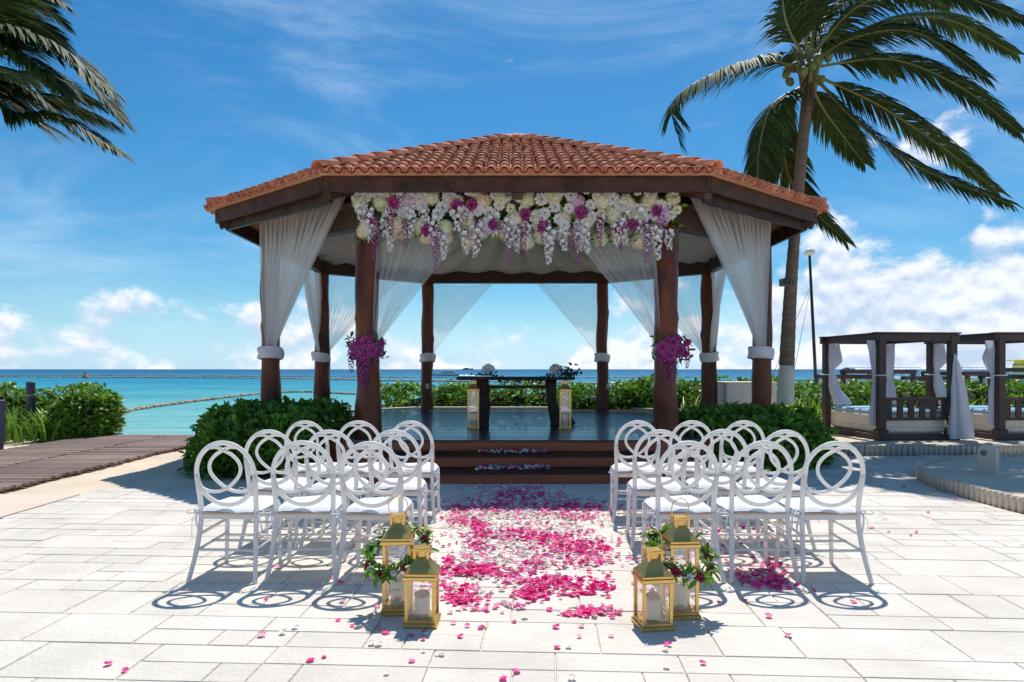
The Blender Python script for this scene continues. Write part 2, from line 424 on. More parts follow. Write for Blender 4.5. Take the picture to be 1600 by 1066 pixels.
def vis(t):
    x, y = t[0]*cr_-t[1]*sr_, t[0]*sr_+t[1]*cr_
    return 2.75 < y and abs(x+t[2]/2) < y*.78+.3
order = sorted([t for t in tiles if vis(t)], key=lambda t: t[1])
near = set(order[:300]); cache = {}
far = MB()
for t in tiles:
    xx, yy, w, h = t; c = (xx*cr_-yy*sr_, xx*sr_+yy*cr_, 0)
    dz = random.uniform(-.002, .001)
    if t in near:
        if (w, h) not in cache:
            q = MB(); tile_geo(q, w, h, (0, 0, 0), 0); cache[(w, h)] = q.mesh('paver', 'paver')
        o = link('paver', cache[(w, h)], paving); o.location = (c[0], c[1], dz)
        o.rotation_euler = (random.uniform(-.002, .002), random.uniform(-.002, .002), 0)
    else: tile_geo(far, w, h, c, dz)
tag(far.build('paver_field', 'paver_far', paving), kind='stuff')
TOP = .012

# boardwalk
bw = empty('boardwalk', (-7.2, 10.8, 0)); bw['kind'] = 'structure'
pl = {}
for (x0, x1) in ((-7.14, -5.9), (-8.75, -7.22)):
    q = MB(); q.bbox((0, 0, .025), (x1-x0, .120, .04), .008); me = q.mesh('plank', 'boardwalk')
    y = 7.75
    while y < 14.4:
        o = link('plank', me, bw); o.location = ((x0+x1)/2+7.2+random.uniform(-.02, .02), y-10.8, random.uniform(0, .008)); o.rotation_euler = (0, random.uniform(-.004, .004), random.uniform(-.008, .008)); y += .142
    for xr in (x0+.15, x1-.15):
        q = MB(); q.box(((xr)+7.2, .2, -.015), (.09, 6.7, .05)); q.build('bearer', 'boardwalk', bw)

# ------------------------------------------------------------------ gazebo
GX, GY = .07, 13.0
gaz = empty('gazebo', (GX, GY, 0), 'octagonal wooden gazebo with terracotta tiled roof and log posts', 'gazebo')
PH = .465
RC = [(-2.6, -4.0), (2.6, -4.0), (4.91, -2.04), (4.91, 2.04), (2.6, 4.0), (-2.6, 4.0), (-4.91, 2.04), (-4.91, -2.04)]
PC = [(-2.14, -3.2), (2.14, -3.2), (4.12, -1.55), (4.12, 1.55), (2.08, 3.2), (-2.08, 3.2), (-4.12, 1.55), (-4.12, -1.55)]
FC = [(-2.35, -3.78), (2.35, -3.78), (4.72, -1.8), (4.72, 1.8), (2.35, 3.85), (-2.35, 3.85), (-4.72, 1.8), (-4.72, -1.8)]
EZ = 4.01; AZ = 5.78
# platform
q = MB(); q.prism([(x*.992, y*.992) for x, y in FC], .02, PH-.03); plat = q.build('platform', 'stepwood', gaz)
q = MB(); q.beam((-2.40, 3.94, PH/2+.01), (2.40, 3.94, PH/2+.01), .16, PH+.02); q.beam((2.43, 3.93, PH/2+.012), (4.80, 1.88, PH/2+.012), .16, PH+.02); q.beam((-2.43, 3.93, PH/2+.012), (-4.80, 1.88, PH/2+.012), .16, PH+.02); q.build('rim', 'white_paint', plat)
def xspan(y):
    xs_ = []
    for i in range(8):
        (x0, y0), (x1, y1) = FC[i], FC[(i+1) % 8]
        if (y0-y)*(y1-y) < 0: xs_.append(x0+(x1-x0)*(y-y0)/(y1-y0))
    return (min(xs_), max(xs_)) if len(xs_) > 1 else None
y = -3.76
while y < 3.8:
    a, c = y, min(y+.137, 3.84); s0, s1 = xspan(a+.001), xspan(c-.001)
    if s0 and s1:
        q = MB(); V = [(s0[0], a, PH-.03), (s0[1], a, PH-.03), (s1[1], c, PH-.03), (s1[0], c, PH-.03)]
        V += [(s0[0], a+.007, PH), (s0[1], a+.007, PH), (s1[1], c-.007, PH), (s1[0], c-.007, PH)]
        q.add(V, [(4, 5, 6, 7), (0, 1, 5, 4), (1, 2, 6, 5), (2, 3, 7, 6), (3, 0, 4, 7)]); o = q.build('plank', 'deckwood', plat)
        o.location.z = random.uniform(-.002, .002)
    y += .14
# steps
st = empty('steps', (0, 0, 0)); st.parent = gaz; st.name = 'steps'
bpy.data.objects.remove(st)
q = MB(); q.box((0, -4.2, .08), (3.62, .8, .14)); steps = q.build('steps', 'beamwood', gaz)
for i in range(3):
    yf = -4.63+.42*i; top = .155*(i+1)
    q = MB(); q.bbox((0, yf+.02, top-.155/2-.012), (3.70-.02*i, .035, .128), .006); q.build('riser', 'stepwood', steps)
    if i < 2:
        q = MB()
        for k in range(3): q.bbox((0, yf+.07+.141*k+.0, top-.018), (3.72-.02*i, .136, .034), .006)
        q.build('tread', 'beamwood', steps)
        q = MB(); q.box((0, yf+.25, (top-.04)/2), (3.6, .40, top-.045)); q.build('stringer', 'beamwood', steps)
q = MB(); q.bbox((0, -3.80, PH-.012), (4.70, .05, .03), .005); q.build('nosing', 'deckwood', plat)
# log posts
def log(h, r, seed):
    pts = []; n = 22; k = 30; ph = seed*1.7
    for i in range(k):
        t = i/(k-1); z = t*h
        cx = .012*math.sin(t*5+ph)+.006*math.sin(t*13+ph*2); cy = .012*math.sin(t*4+ph*1.3)
        base = r*(1+.20*math.exp(-t*7)+.03*math.sin(t*9+ph)+.03*math.sin(t*23+ph*3))
        for j in range(n):
            a = 2*math.pi*j/n
            rr = base*(1+.05*math.sin(2*a+ph+t*5)+.045*math.sin(3*a-ph+t*14)+.02*math.sin(5*a+t*20+ph))
            for kz, ka in ((.23+.1*math.sin(ph), ph), (.55, ph+2.2), (.75, ph+4), (.4, ph+5)):
                da = math.atan2(math.sin(a-ka), math.cos(a-ka)); rr += r*.20*math.exp(-((z-kz*h)/.09)**2-(da/.4)**2)
            pts.append((cx+rr*math.cos(a), cy+rr*math.sin(a), z))
    q = MB(); q.add(pts, [(i*n+j, i*n+(j+1) % n, (i+1)*n+(j+1) % n, (i+1)*n+j) for i in range(k-1) for j in range(n)] + [tuple(range((k-1)*n, k*n))], 0, True)
    return q
for i, (x, y) in enumerate(PC):
    o = log(3.5-PH+.02, (.165, .165, .15, .15, .135, .135, .15, .15)[i], i+1).build('post', 'log', gaz); o.location = (x, y, PH-.01)
# ring beam
for i in range(8):
    a = Vector((*PC[i], 3.60)); c = Vector((*PC[(i+1) % 8], 3.60)); d = (c-a).normalized()*.07
    q = MB(); q.beam(a-d, c+d, .17+.004*(i % 2), .29+.006*(i % 2)); q.build('ring_beam', 'beamwood', gaz)
# fascia: outer board and inner lower board, butted at the corners
def inset(poly, k):
    n = len(poly); out = []
    for i in range(n):
        p0, p1, p2 = Vector(poly[i-1]), Vector(poly[i]), Vector(poly[(i+1) % n])
        e1 = (p1-p0).normalized(); e2 = (p2-p1).normalized(); n1 = Vector((-e1.y, e1.x)); n2 = Vector((-e2.y, e2.x))
        d = 1+n1.dot(n2); out.append(p1+(n1+n2)/d*k)
    return out
for k, z0, z1, th, nm in ((.06, EZ-.235, EZ-.03, .05, 'fascia_board'), (.20, EZ-.34, EZ-.12, .06, 'inner_fascia_board')):
    A = inset(RC, k); Bq = inset(RC, k+th)
    for i in range(8):
        j = (i+1) % 8; g = .002
        if k > .1 and i in (0, 4): continue
        a0 = A[i]+(A[j]-A[i]).normalized()*g; a1 = A[j]-(A[j]-A[i]).normalized()*g
        b0 = Bq[i]+(A[j]-A[i]).normalized()*g; b1 = Bq[j]-(A[j]-A[i]).normalized()*g
        q = MB(); q.add([(*a0, z0), (*a1, z0), (*b1, z0), (*b0, z0), (*a0, z1), (*a1, z1), (*b1, z1), (*b0, z1)],
                        [(3, 2, 1, 0), (4, 5, 6, 7), (0, 1, 5, 4), (1, 2, 6, 5), (2, 3, 7, 6), (3, 0, 4, 7)])
        q.build(nm, 'fascia' if nm == 'fascia_board' else 'beamwood', gaz)
# rafters: hips and one in the middle of each side; tails hang below the fascia
A = inset(RC, .10)
for i in range(8):
    for p in ((A[i],) if i % 1 == 0 else ()) + (((A[i]+A[(i+1) % 8])/2,) if i in (0, 4) else ()):
        e = Vector((p.x, p.y, EZ-.21)); t = Vector((0, 0, AZ-.42)); d = (t-e).normalized()
        q = MB(); q.beam(e, e+(t-e)*.95, .15, .24); q.build('rafter', 'fascia', gaz)
# roof
q = MB(); V = [(x, y, EZ+.005) for x, y in RC]+[(0, 0, AZ-.02)]+[(x*.985, y*.985, EZ-.02) for x, y in RC]+[(0, 0, AZ-.10)]
q.add(V, [(i, (i+1) % 8, 8) for i in range(8)]+[((i+1) % 8+9, i+9, 17) for i in range(8)]+[((i+1) % 8, i, i+9, (i+1) % 8+9) for i in range(8)])
roof = q.build('roof', 'mortar', gaz)
def barrel(r0, r1, ln, up=1, n=6, th=.014):
    V = []
    for (r, y, s) in ((r0, 0, 0), (r1, ln, 0), (r0-th, 0, 1), (r1-th, ln, 1)):
        for j in range(n+1):
            a = math.pi*j/n; V.append((r*math.cos(a), y, up*(r*math.sin(a)*.82)))
    k = n+1; Fs = []
    for j in range(n):
        Fs += [(j, j+1, k+j+1, k+j), (2*k+j+1, 2*k+j, 3*k+j, 3*k+j+1), (j+1, j, 2*k+j, 2*k+j+1)]
    return V, Fs
CV, CF = barrel(.082, .064, .42); PV, PF = barrel(.088, .070, .42, -1)
q = MB(); q.add(CV, CF, 0, True); tile_me = q.mesh('roof_tile', 'tile')
q = MB(); V, Fs = barrel(.115, .095, .46); q.add(V, Fs, 0, True); hip_me = q.mesh('hip_tile', 'tile')
EXPO = .335
for i in range(8):
    a = Vector((*RC[i], EZ)); c = Vector((*RC[(i+1) % 8], EZ)); ap = Vector((0, 0, AZ)); Ln = (c-a).length
    ux = (c-a).normalized(); foot = a+ux*(ap-a).dot(ux); vy = (ap-foot).normalized(); H = (ap-foot).length; nz = ux.cross(vy)
    if nz.z < 0: nz = -nz
    uf = (ap-a).dot(ux); nc = round(Ln/.173); sp_ = Ln/nc
    field = MB(); pans = MB()
    base = Matrix((ux, vy, nz)).transposed()
    for cidx in range(nc+1):
        for pan in (0, 1):
            u = (cidx+.5*pan)*sp_
            if u > Ln: continue
            vm = H*min(u/uf, (Ln-u)/(Ln-uf)) if 0 < u < Ln else 0
            k = 0
            while k*EXPO-.10 < vm-.12:
                v = k*EXPO-.10 + (0 if pan else random.uniform(-.012, .012))
                lift = .022 if not pan else .028
                tilt = Matrix.Rotation(R(3.0), 3, 'X')
                jit = Matrix.Rotation(random.uniform(-.03, .03), 3, 'Z')
                o_ = a+ux*(u+(0 if pan else random.uniform(-.006, .006)))+vy*v+nz*(lift+.012)
                M = base @ jit @ Matrix.Rotation(-R(2.2), 3, 'X')
                if pan: pans.add([M @ Vector(p_)+o_+nz*.02 for p_ in PV], PF, 0, True)
                elif i == 0:
                    link('roof_tile', tile_me, roof, Matrix.Translation(o_) @ M.to_4x4())
                else: field.add([M @ Vector(p_)+o_ for p_ in CV], CF, 0, True)
                k += 1
    if field.v: tag(field.build('roof_tile_field', 'tile_field', roof), kind='stuff')
    tag(pans.build('pan_tile_field', 'tile_field', roof), kind='stuff')
    # hip tiles from corner a to the apex
    d = ap-a; hl = d.length; y = d.normalized(); x = y.cross(Vector((0, 0, 1))).normalized(); z = x.cross(y)
    M = Matrix((x, y, z)).transposed(); k = 0
    while k*.37 < hl-.42:
        o_ = a+y*(k*.37-.03)+z*.075+Vector((0, 0, .0))
        link('hip_tile', hip_me, roof, Matrix.Translation(o_) @ (M @ Matrix.Rotation(-R(2.5), 3, 'X')).to_4x4()); k += 1
    q = MB(); q.beam(a+vy*.01+Vector((0, 0, .03)), c+vy*.01+Vector((0, 0, .03)), .04, .05); q.build('eave_mortar', 'mortar', roof)
q = MB(); q.lathe([(.20, -.03), (.17, .0), (.10, .03), (.02, .04)], (0, 0, AZ+.05), 14); q.build('apex_cap', 'tile', roof)

# ceiling drape
q = MB(); n = 8*40; rows = 14; pts = []
ringp = inset(PC, .10)
def ring_at(t):
    s = t*8; i = int(s) % 8; f = s-int(s); return ringp[i]*(1-f)+ringp[(i+1) % 8]*f
for r in range(rows):
    t = r/(rows-1)
    for j in range(n+1):
        e = ring_at((j % n)/n); k = (1-t)
        z = 3.70 + (4.86-3.70)*t - .22*math.sin(math.pi*t)
        z += .10*math.sin(j*math.pi/4+.9*math.sin(j*.11))*(1-t*.4)*(.3+.7*t if t < .2 else 1) + .02*math.sin(j*.31)
        pts.append((e.x*k, e.y*k, z))
q.grid(pts, rows, n+1)
cd = q.build('ceiling_drape', 'drape'); cd.location = (GX, GY, 0)
tag(cd, 'gathered pale grey fabric lining the underside of the gazebo roof', 'drape')
# curtains
def curtain(post, other, ztop, frac0, frac1, label, out=0.0, seed=0, npl=13, bulge=.05, band=True, label_band=None, pr=.17):
    a = Vector(PC[post]); c = Vector(PC[other]); d = (c-a); Ln = d.length; ux = d/Ln
    nrm = Vector((ux.y, -ux.x))
    if nrm.dot((a+c)/2) < 0: nrm = -nrm
    zt = 1.70; rows = 26; cols = npl*6+1; pts = []; rs = random.Random(seed)
    ph = [rs.uniform(-.6, .6) for _ in range(npl+1)]
    for r in range(rows):
        t = r/(rows-1); z = ztop+(zt-ztop)*t
        g = (1-t)**1.08*(1-bulge)+bulge*(1-t*t)         # remaining width
        for j in range(cols):
            u = j/(cols-1); top = frac0+(frac1-frac0)*u
            uu = u**(1+.25*t)
            off = pr*.55 + (top*Ln-pr*.55)*g if True else 0
            off = max(off, pr*.55+.10*u)
            w = math.sin((u+.03*math.sin(9*u+seed)+.012*math.sin(23*u+seed))*npl*2*math.pi)*(.028+.035*math.sin(math.pi*min(t*1.1, 1))) * (1 if t < .93 else .6)
            w += .05*math.sin(u*4+seed)*math.sin(math.pi*t)
            zz = z - (.05*math.sin(math.pi*u)*(1-t)) + .10*u*t*(1-t)
            pos = a+ux*off+nrm*(out*(1-t)+pr*.75*t*(1-u)+w)
            pts.append((pos.x, pos.y, zz))
    e = empty('sheer_curtain', (GX+a.x, GY+a.y, PH), label, 'curtain', 'sheer white curtains tied to the gazebo posts')
    q = MB(); q.grid([(x-a.x, y-a.y, z-PH) for x, y, z in pts], rows, cols); q.build('cloth', 'sheer', e)
    if band:
        q = MB(); k = 28; V = []; zs = (1.585, 1.60, 1.64, 1.68, 1.72, 1.76, 1.785)
        for iz, z in enumerate(zs):
            for j in range(k):
                an = 2*math.pi*j/k; rr = pr*1.22*(1-(.10 if iz in (0, 6) else 0))+.012*math.sin(an*3+iz*1.3+seed)+.008*math.sin(an*7+iz*2)
                V.append((rr*math.cos(an)+.02*math.sin(seed), rr*math.sin(an), z-PH+.02*math.sin(an+seed)))
        q.add(V, [(i*k+j, i*k+(j+1) % k, (i+1)*k+(j+1) % k, (i+1)*k+j) for i in range(6) for j in range(k)], 0, True)
        q.build('tie_band', 'tieband', e)
    return e
B_ = 'beside the boardwalk'; D_ = 'on the daybed side'
curtain(0, 1, 3.46, .02, .34, 'sheer curtain tied to the front gazebo post on the boardwalk side', 0, 1)
curtain(1, 0, 3.46, .02, .34, 'sheer curtain tied to the front gazebo post on the daybed side', 0, 2)
curtain(7, 0, 3.92, .0, .92, 'sheer curtain hung high under the eave above the bush facing the boardwalk', .22, 3, 15)
curtain(2, 1, 3.92, .0, .92, 'sheer curtain hung high under the eave next to the leaning palm', .22, 4, 15)
curtain(6, 7, 3.46, .02, .45, 'sheer curtain on the side bay of the gazebo toward the boardwalk', 0, 5, 9, pr=.16)
curtain(6, 5, 3.46, .02, .72, 'sheer curtain on the rear diagonal bay of the gazebo toward the boardwalk', 0, 6, 11, band=False, pr=.16)
curtain(3, 2, 3.46, .02, .45, 'sheer curtain on the side bay of the gazebo toward the palm', 0, 7, 9, pr=.16)
curtain(3, 4, 3.46, .02, .72, 'sheer curtain on the rear diagonal bay of the gazebo toward the palm', 0, 8, 11, band=False, pr=.16)
curtain(5, 4, 3.46, .02, .38, 'sheer curtain tied to the seaward gazebo post on the boardwalk side', 0, 9, 10, pr=.15)
curtain(4, 5, 3.46, .02, .38, 'sheer curtain tied to the seaward gazebo post on the daybed side', 0, 10, 10, pr=.15)
q = MB(); q.bbox((0, 0, 0), (.075, .02, .12), .006)
sm = q.mesh('outlet_box', 'beige_metal')
for i in (4, 5):
    o = link('outlet_box', sm, gaz); o.location = (PC[i][0]-.04*(1 if i == 5 else -1)+.06, PC[i][1]-.15, 1.02)

# ------------------------------------------------------------------ flowers
def petal_grid(w, l, cup, curl, n=3, m=4, tipw=.5):
    V = []
    for i in range(m):
        t = i/(m-1); ww = w*(math.sin(math.pi*(t*.78+.14)))*(1 if t < .99 else tipw)
        for j in range(n):
            s = (j/(n-1)-.5)*2; V.append((s*ww/2, t*l, cup*(s*s)*w+curl*t*t*l))
    return np.array(V), np.array([(i*n+j, i*n+j+1, (i+1)*n+j+1, (i+1)*n+j) for i in range(m-1) for j in range(n-1)])
def rosef(name, mat, r, mats2=None):
    V0, Q0 = petal_grid(1.0, 1.0, .25, .35); M = []; T = []
    for ring, (n, rad, tiltd, sc) in enumerate(((5, .10, 78, .62), (6, .22, 60, .75), (8, .34, 36, .85), (9, .40, 10, .85))):
        for k in range(n):
            a = 2*math.pi*(k+ring*.5)/n + random.uniform(-.15, .15); ti = R(tiltd+random.uniform(-8, 8))
            d = np.array([[math.cos(a)*math.cos(ti), math.sin(a)*math.cos(ti), math.sin(ti)]])
            y = d[0]; x = np.array([-math.sin(a), math.cos(a), 0]); z = np.cross(x, y)
            M.append(np.stack([x, y, -z if False else z], 1)*r*sc); T.append([rad*math.cos(a)*r, rad*math.sin(a)*r, (-.1+.1*(3-ring))*r])
    return scatter_mesh(name, V0, Q0, np.array(M), np.array(T), [mat])
def ballf(name, mat, r, n=150):
    """hydrangea head: many four-petalled florets on a lumpy dome"""
    V0, Q0 = petal_grid(.9, 1.0, -.1, -.15, 2, 3); M = []; T = []
    for k in range(n):
        z = 1-1.55*(k+.5)/n; ph = k*2.39996; rr = math.sqrt(max(0, 1-z*z))
        nn = np.array([rr*math.cos(ph), rr*math.sin(ph), z]); c = nn*r*(.86+random.uniform(-.07, .07))
        ref = np.array([0, 0, 1.]) if abs(nn[2]) < .9 else np.array([1., 0, 0])
        x = np.cross(nn, ref); x /= np.linalg.norm(x); yv = np.cross(nn, x); s0 = random.uniform(0, 1.5); s = r*.19*random.uniform(.8, 1.2)
        for q in range(4):
            a = s0+q*math.pi/2; yy_ = x*math.cos(a)+yv*math.sin(a)+nn*random.uniform(.1, .5); yy_ /= np.linalg.norm(yy_)
            xx_ = np.cross(yy_, nn); xx_ /= np.linalg.norm(xx_); M.append(np.stack([xx_, yy_, np.cross(xx_, yy_)], 1)*s); T.append(c)
    V1 = []
    return scatter_mesh(name, V0, Q0, np.array(M), np.array(T), [mat])
def sprayf(name, mat, ln, fl, n, conic, eye=None):
    """hanging raceme: blooms along a drooping stem (local -z)"""
    V0, Q0 = petal_grid(.75, 1.0, .15, .25, 2, 3); M = []; T = []; mi = []
    for k in range(n):
        t = (k+.5)/n; w = conic*(1-t)**.8+.012
        a = k*2.39996; rr = w*random.uniform(.5, 1); c = np.array([rr*math.cos(a)+.03*math.sin(t*3), rr*math.sin(a), -t*ln])
        out = np.array([math.cos(a), math.sin(a)-.3, .15]); out /= np.linalg.norm(out)
        x = np.cross(out, [0, 0, 1]); x /= np.linalg.norm(x); yv = np.cross(out, x); s = fl*(1-.45*t)*random.uniform(.8, 1.15)
        for q in range(5):
            an = q*2*math.pi/5+random.uniform(-.2, .2); yy_ = x*math.cos(an)+yv*math.sin(an)+out*.35; yy_ /= np.linalg.norm(yy_)
            xx_ = np.cross(yy_, out); xx_ /= np.linalg.norm(xx_); M.append(np.stack([xx_, yy_, np.cross(xx_, yy_)], 1)*s); T.append(c); mi.append(0)
        if eye: M.append(np.stack([x, yv, out], 1)*s*.3); T.append(c+out*s*.2); mi.append(1)
    M.append(np.diag([.012, ln, .012]) @ np.array([[1, 0, 0], [0, 0, 1], [0, -1, 0]]).T*1.0); M[-1] = np.array([[.01, 0, 0], [0, 0, .01], [0, -ln, 0]]); T.append([0, 0, 0]); mi.append(0)
    return scatter_mesh(name, V0, Q0, np.array(M), np.array(T), [mat]+([eye] if eye else []), np.array(mi))
def leaf_tpl():
    prof = [(0, .0), (.25, .32), (.6, .5), (.88, .34), (1.0, .0)]
    V = []; 
    for t, w in prof:
        V += [(-w*.42, t, .10*w+.06*math.sin(t*3)), (0, t, .06*math.sin(t*3)), (w*.42, t, .10*w+.06*math.sin(t*3))]
    Q = [(i*3+j, i*3+j+1, (i+1)*3+j+1, (i+1)*3+j) for i in range(4) for j in range(2)]
    return np.array(V), np.array(Q)
LV, LQ = leaf_tpl()
def leaves_mesh(name, T, D, sc, mats, mi=None, width=1.0, spin=None):
    n = len(T); M = frames(D, rng.uniform(-.9, .9, n) if spin is None else spin)*sc[:, None, None]
    M[:, :, 0] *= width
    return scatter_mesh(name, LV, LQ, M, T, mats, mi)
hyd = [ballf('hydrangea', m_, .15) for m_ in ('creamgreen', 'cream', 'peach', 'lilac')]
ros_w = rosef('rose', 'white_flower', .075); ros_c = rosef('rose', 'cream', .07); ros_m = rosef('rose', 'magenta', .075)
orch = [sprayf('orchid_spray', 'white_flower', l_, .056, n_, .06, 'yellow_eye') for l_, n_ in ((.36, 22), (.44, 26), (.30, 18))]
wis = [sprayf('wisteria_spray', m_, l_, .028, n_, .06) for m_, l_, n_ in (('purple', .55, 60), ('magenta', .42, 46), ('purple', .36, 40))]
gar = empty('flower_garland', (GX, 9.58, 3.45), 'long garland of cream hydrangeas, white roses and purple sprays across the front beam', 'garland')
def place(me, x, y, z, sc=1.0, face=True, parent=gar):
    rx = R(90)+random.uniform(-.35, .35) if face else random.uniform(-.1, .1)
    o = link(me.name.split('.')[0], me, parent); o.location = (x, y, z)
    o.rotation_euler = (rx, random.uniform(-.12, .12) if not face else random.uniform(-.3, .3), random.uniform(-.4, .4) if face else random.uniform(0, 6)); o.scale = (sc,)*3
    return o
ZT = .44    # top of the garland over its origin
x = -2.20; k = 0
while x < 2.25:                                       # two staggered rows of big heads
    place(hyd[(0, 1, 0, 2, 3, 0, 1)[k % 7]], x+random.uniform(-.03, .03), -.04, .33+random.uniform(-.05, .05) if k % 2 == 0 else .05+random.uniform(-.10, .10), random.uniform(.82, 1.08)); x += .168; k += 1
for k in range(16): place(hyd[random.choice((0, 1, 2, 2))], -2.15+4.3*(k+random.random()*.6)/16, .0, -.16+random.uniform(-.10, .07), random.uniform(.75, .95))
for k in range(92):
    x = -2.25+4.5*(k+random.random())/92; z = random.choice((.44, .40, .34, .22, .10, .0))+random.uniform(-.05, .05)
    place(random.choice((ros_w, ros_w, ros_w, ros_c)), x, -.12+random.uniform(-.03, .03), z, random.uniform(.75, 1.05))
for k in range(12): place(ros_m, -2.15+4.3*(k+random.random())/12, -.17, random.uniform(-.12, .36), random.uniform(.85, 1.1))
for k in range(27): place(orch[k % 3], -2.24+4.5*(k+random.random()*.8)/27, -.16+random.uniform(-.03, .02), random.uniform(-.12, .22), random.uniform(.85, 1.1), False)
for k in range(14): place(wis[k % 3], -2.1+4.25*(k+random.random()*.8)/14, -.17+random.uniform(-.02, .02), random.uniform(-.10, .24), random.uniform(.9, 1.15), False)
n = 900; T = np.stack([rng.uniform(-2.28, 2.28, n), rng.uniform(-.06, .03, n), rng.uniform(-.25, .44, n)], 1)
D = np.stack([rng.normal(0, .6, n), rng.normal(-.6, .3, n), rng.normal(0, .6, n)], 1)
tag(link('garland_leaves', leaves_mesh('garland_leaves', T, D, rng.uniform(.07, .13, n), ['leaf']), gar), kind='stuff')
q = MB(); q.tube([(-2.28, .03, .16), (0, .03, .16), (2.28, .03, .16)], .07, 8); q.build('garland_core', 'leaf_core', gar)
orc_m = rosef('orchid', 'orchid_pink', .062); orc_p = rosef('orchid', 'magenta', .055)
wis_p = [sprayf('wisteria_spray', 'orchid_pink', .42, .03, 46, .06), sprayf('wisteria_spray', 'purple', .34, .03, 40, .05)]
for sx, lab in ((-1, 'purple orchid bouquet tied to the front gazebo post on the boardwalk side'), (1, 'purple orchid bouquet tied to the front gazebo post on the daybed side')):
    e = empty('flower_bouquet', (GX+2.14*sx+(.02 if sx < 0 else .03), GY-3.2-.20, 1.55), lab, 'bouquet', 'purple bouquets on the front posts')
    for (x, z, s) in ((-.16, .17, 1.2), (-.01, .25, 1.15), (.09, .13, 1.2), (-.05, .07, 1.1), (.19, .24, .8), (-.19, .04, .8), (.05, .31, .8), (-.1, .27, .8), (.16, .08, .8)):
        place(orc_p if s < 1 else orc_m, x+.02, -.05-random.random()*.03, z, s, True, e)
    for (x, z, i) in ((-.08, .05, 0), (.03, -.02, 1), (.19, .18, 0), (.24, .26, 1), (-.2, .12, 1), (.0, .0, 0)):
        place(wis_p[i], x, -.02, z+.03, random.uniform(.8, 1.1), False, e)
    n = 110; T = np.stack([rng.uniform(-.24, .26, n), rng.uniform(-.02, .06, n), rng.uniform(-.02, .32, n)], 1); D = rng.normal(0, 1, (n, 3))+np.array([0, -.6, .3])
    link('leaves', leaves_mesh('leaves', T, D, rng.uniform(.07, .12, n), ['leaf']), e)

# ------------------------------------------------------------------ chairs
def smooth_path(cp, n):
    cp = [Vector(p) for p in cp]; P_ = [cp[0]*2-cp[1]]+cp+[cp[-1]*2-cp[-2]]; out = []
    segs = len(cp)-1
    for i in range(n):
        s = i/(n-1)*segs; k = min(int(s), segs-1); t = s-k; a, b_, c, d = P_[k:k+4]
        out.append(.5*((2*b_)+(c-a)*t+(2*a-5*b_+4*c-d)*t*t+(3*b_-a-3*c+d)*t*t*t))
    return out
def by(z): return -.02-.085*max(0, (z-.46))/.46       # the back leans towards the rear
cw = 'chairwhite'
chair = empty('oval_back_chair', (0, 0, 0), 'x', 'chair', 'white oval-back chairs set out for the ceremony')
q = MB(); q.tube([(.196*math.cos(a), by(.71+.21*math.sin(a)), .71+.212*math.sin(a)) for a in [2*math.pi*i/40 for i in range(40)]], .0165, 8, closed=True, flat=.85, up0=(0, 1, 0)); q.build('back_hoop', cw, chair)
for s in (-1, 1):
    cp = [(.10, .889), (.045, .893), (0, .874), (-.06, .838), (-.098, .792), (-.107, .745), (-.092, .700), (-.052, .652), (0, .612), (.06, .591), (.12, .593), (.180, .620)]
    q = MB(); q.tube(smooth_path([(x*s, by(z)+.004*s, z) for x, z in cp], 44), .012, 8, up0=(0, 1, 0)); q.build('back_ring', cw, chair)
for s in (-1, 1):
    q = MB(); q.tube(smooth_path([(s*.225, -.125, 0), (s*.205, -.07, .16), (s*.192, -.03, .33), (s*.188, -.02, .46), (s*.194, by(.6), .62), (s*.197, by(.71), .71)], 18), [.0155]*4+[.0175]*14, 8); q.build('rear_leg', cw, chair)
    q = MB(); q.tube([(s*.20, .375, 0), (s*.192, .365, .22), (s*.186, .36, .44)], [.014, .017, .02], 8); q.build('front_leg', cw, chair)
    for z in (.20, .30):
        q = MB(); q.tube([(s*.197, -.05, z), (s*.19, .365, z+.02)], .0095, 7); q.build('side_stretcher', cw, chair)
    q = MB()                                             # cushion tie with two loops and hanging ends
    for k in (-1, 1):
        q.tube(smooth_path([(s*.20, -.03, .455), (s*.225+k*.012, -.06, .475), (s*.235+k*.03, -.065, .45), (s*.20, -.035, .445)], 9), .006, 5, flat=.4)
        q.tube(smooth_path([(s*.203, -.04, .45), (s*.22+k*.012, -.055, .40), (s*.215+k*.022, -.05, .30+.03*k)], 8), .007, 5, flat=.3)
    q.build('cushion_tie', 'ribbon', chair)
for y, z in ((-.065, .205), (.367, .20), (.15, .215)):
    q = MB(); q.tube([(-.195, y, z), (.195, y, z)], .0095, 7); q.build('cross_stretcher', cw, chair)
q = MB(); q.bbox((0, .17, .422), (.392, .41, .045), .012); sf = q.build('seat_frame', cw, chair)
q = MB(); q.box((0, -.036, .446), (.33, .006, .012)); q.build('raw_edge', 'rawwood', sf)
pts = []; nu = 17
for i in range(nu):
    for j in range(nu):
        u, v = (i/(nu-1)-.5)*2, (j/(nu-1)-.5)*2; k = max(abs(u), abs(v)); sx = .205*u*(1-.06*v*v); sy = .17+.215*v*(1-.05*u*u)
        pts.append((sx, sy, .452+.045*(1-k**6)+.006*math.sin(3*u)*math.sin(2*v)))
q = MB(); q.grid(pts, nu, nu); q.grid([(x, y, .446) for x, y, z in pts][::-1], nu, nu)
q.build('cushion', 'cushion', chair)
rows_ = ((4.60, 'row behind lanterns'), (5.45, 'middle row'), (6.37, 'row nearest the steps'))
cols_ = {-1: ((-.93, 'aisle seat'), (-1.41, 'middle seat'), (-1.90, 'outer end seat')), 1: ((1.17, 'aisle seat'), (1.655, 'middle seat'), (2.125, 'outer end seat'))}
first = True
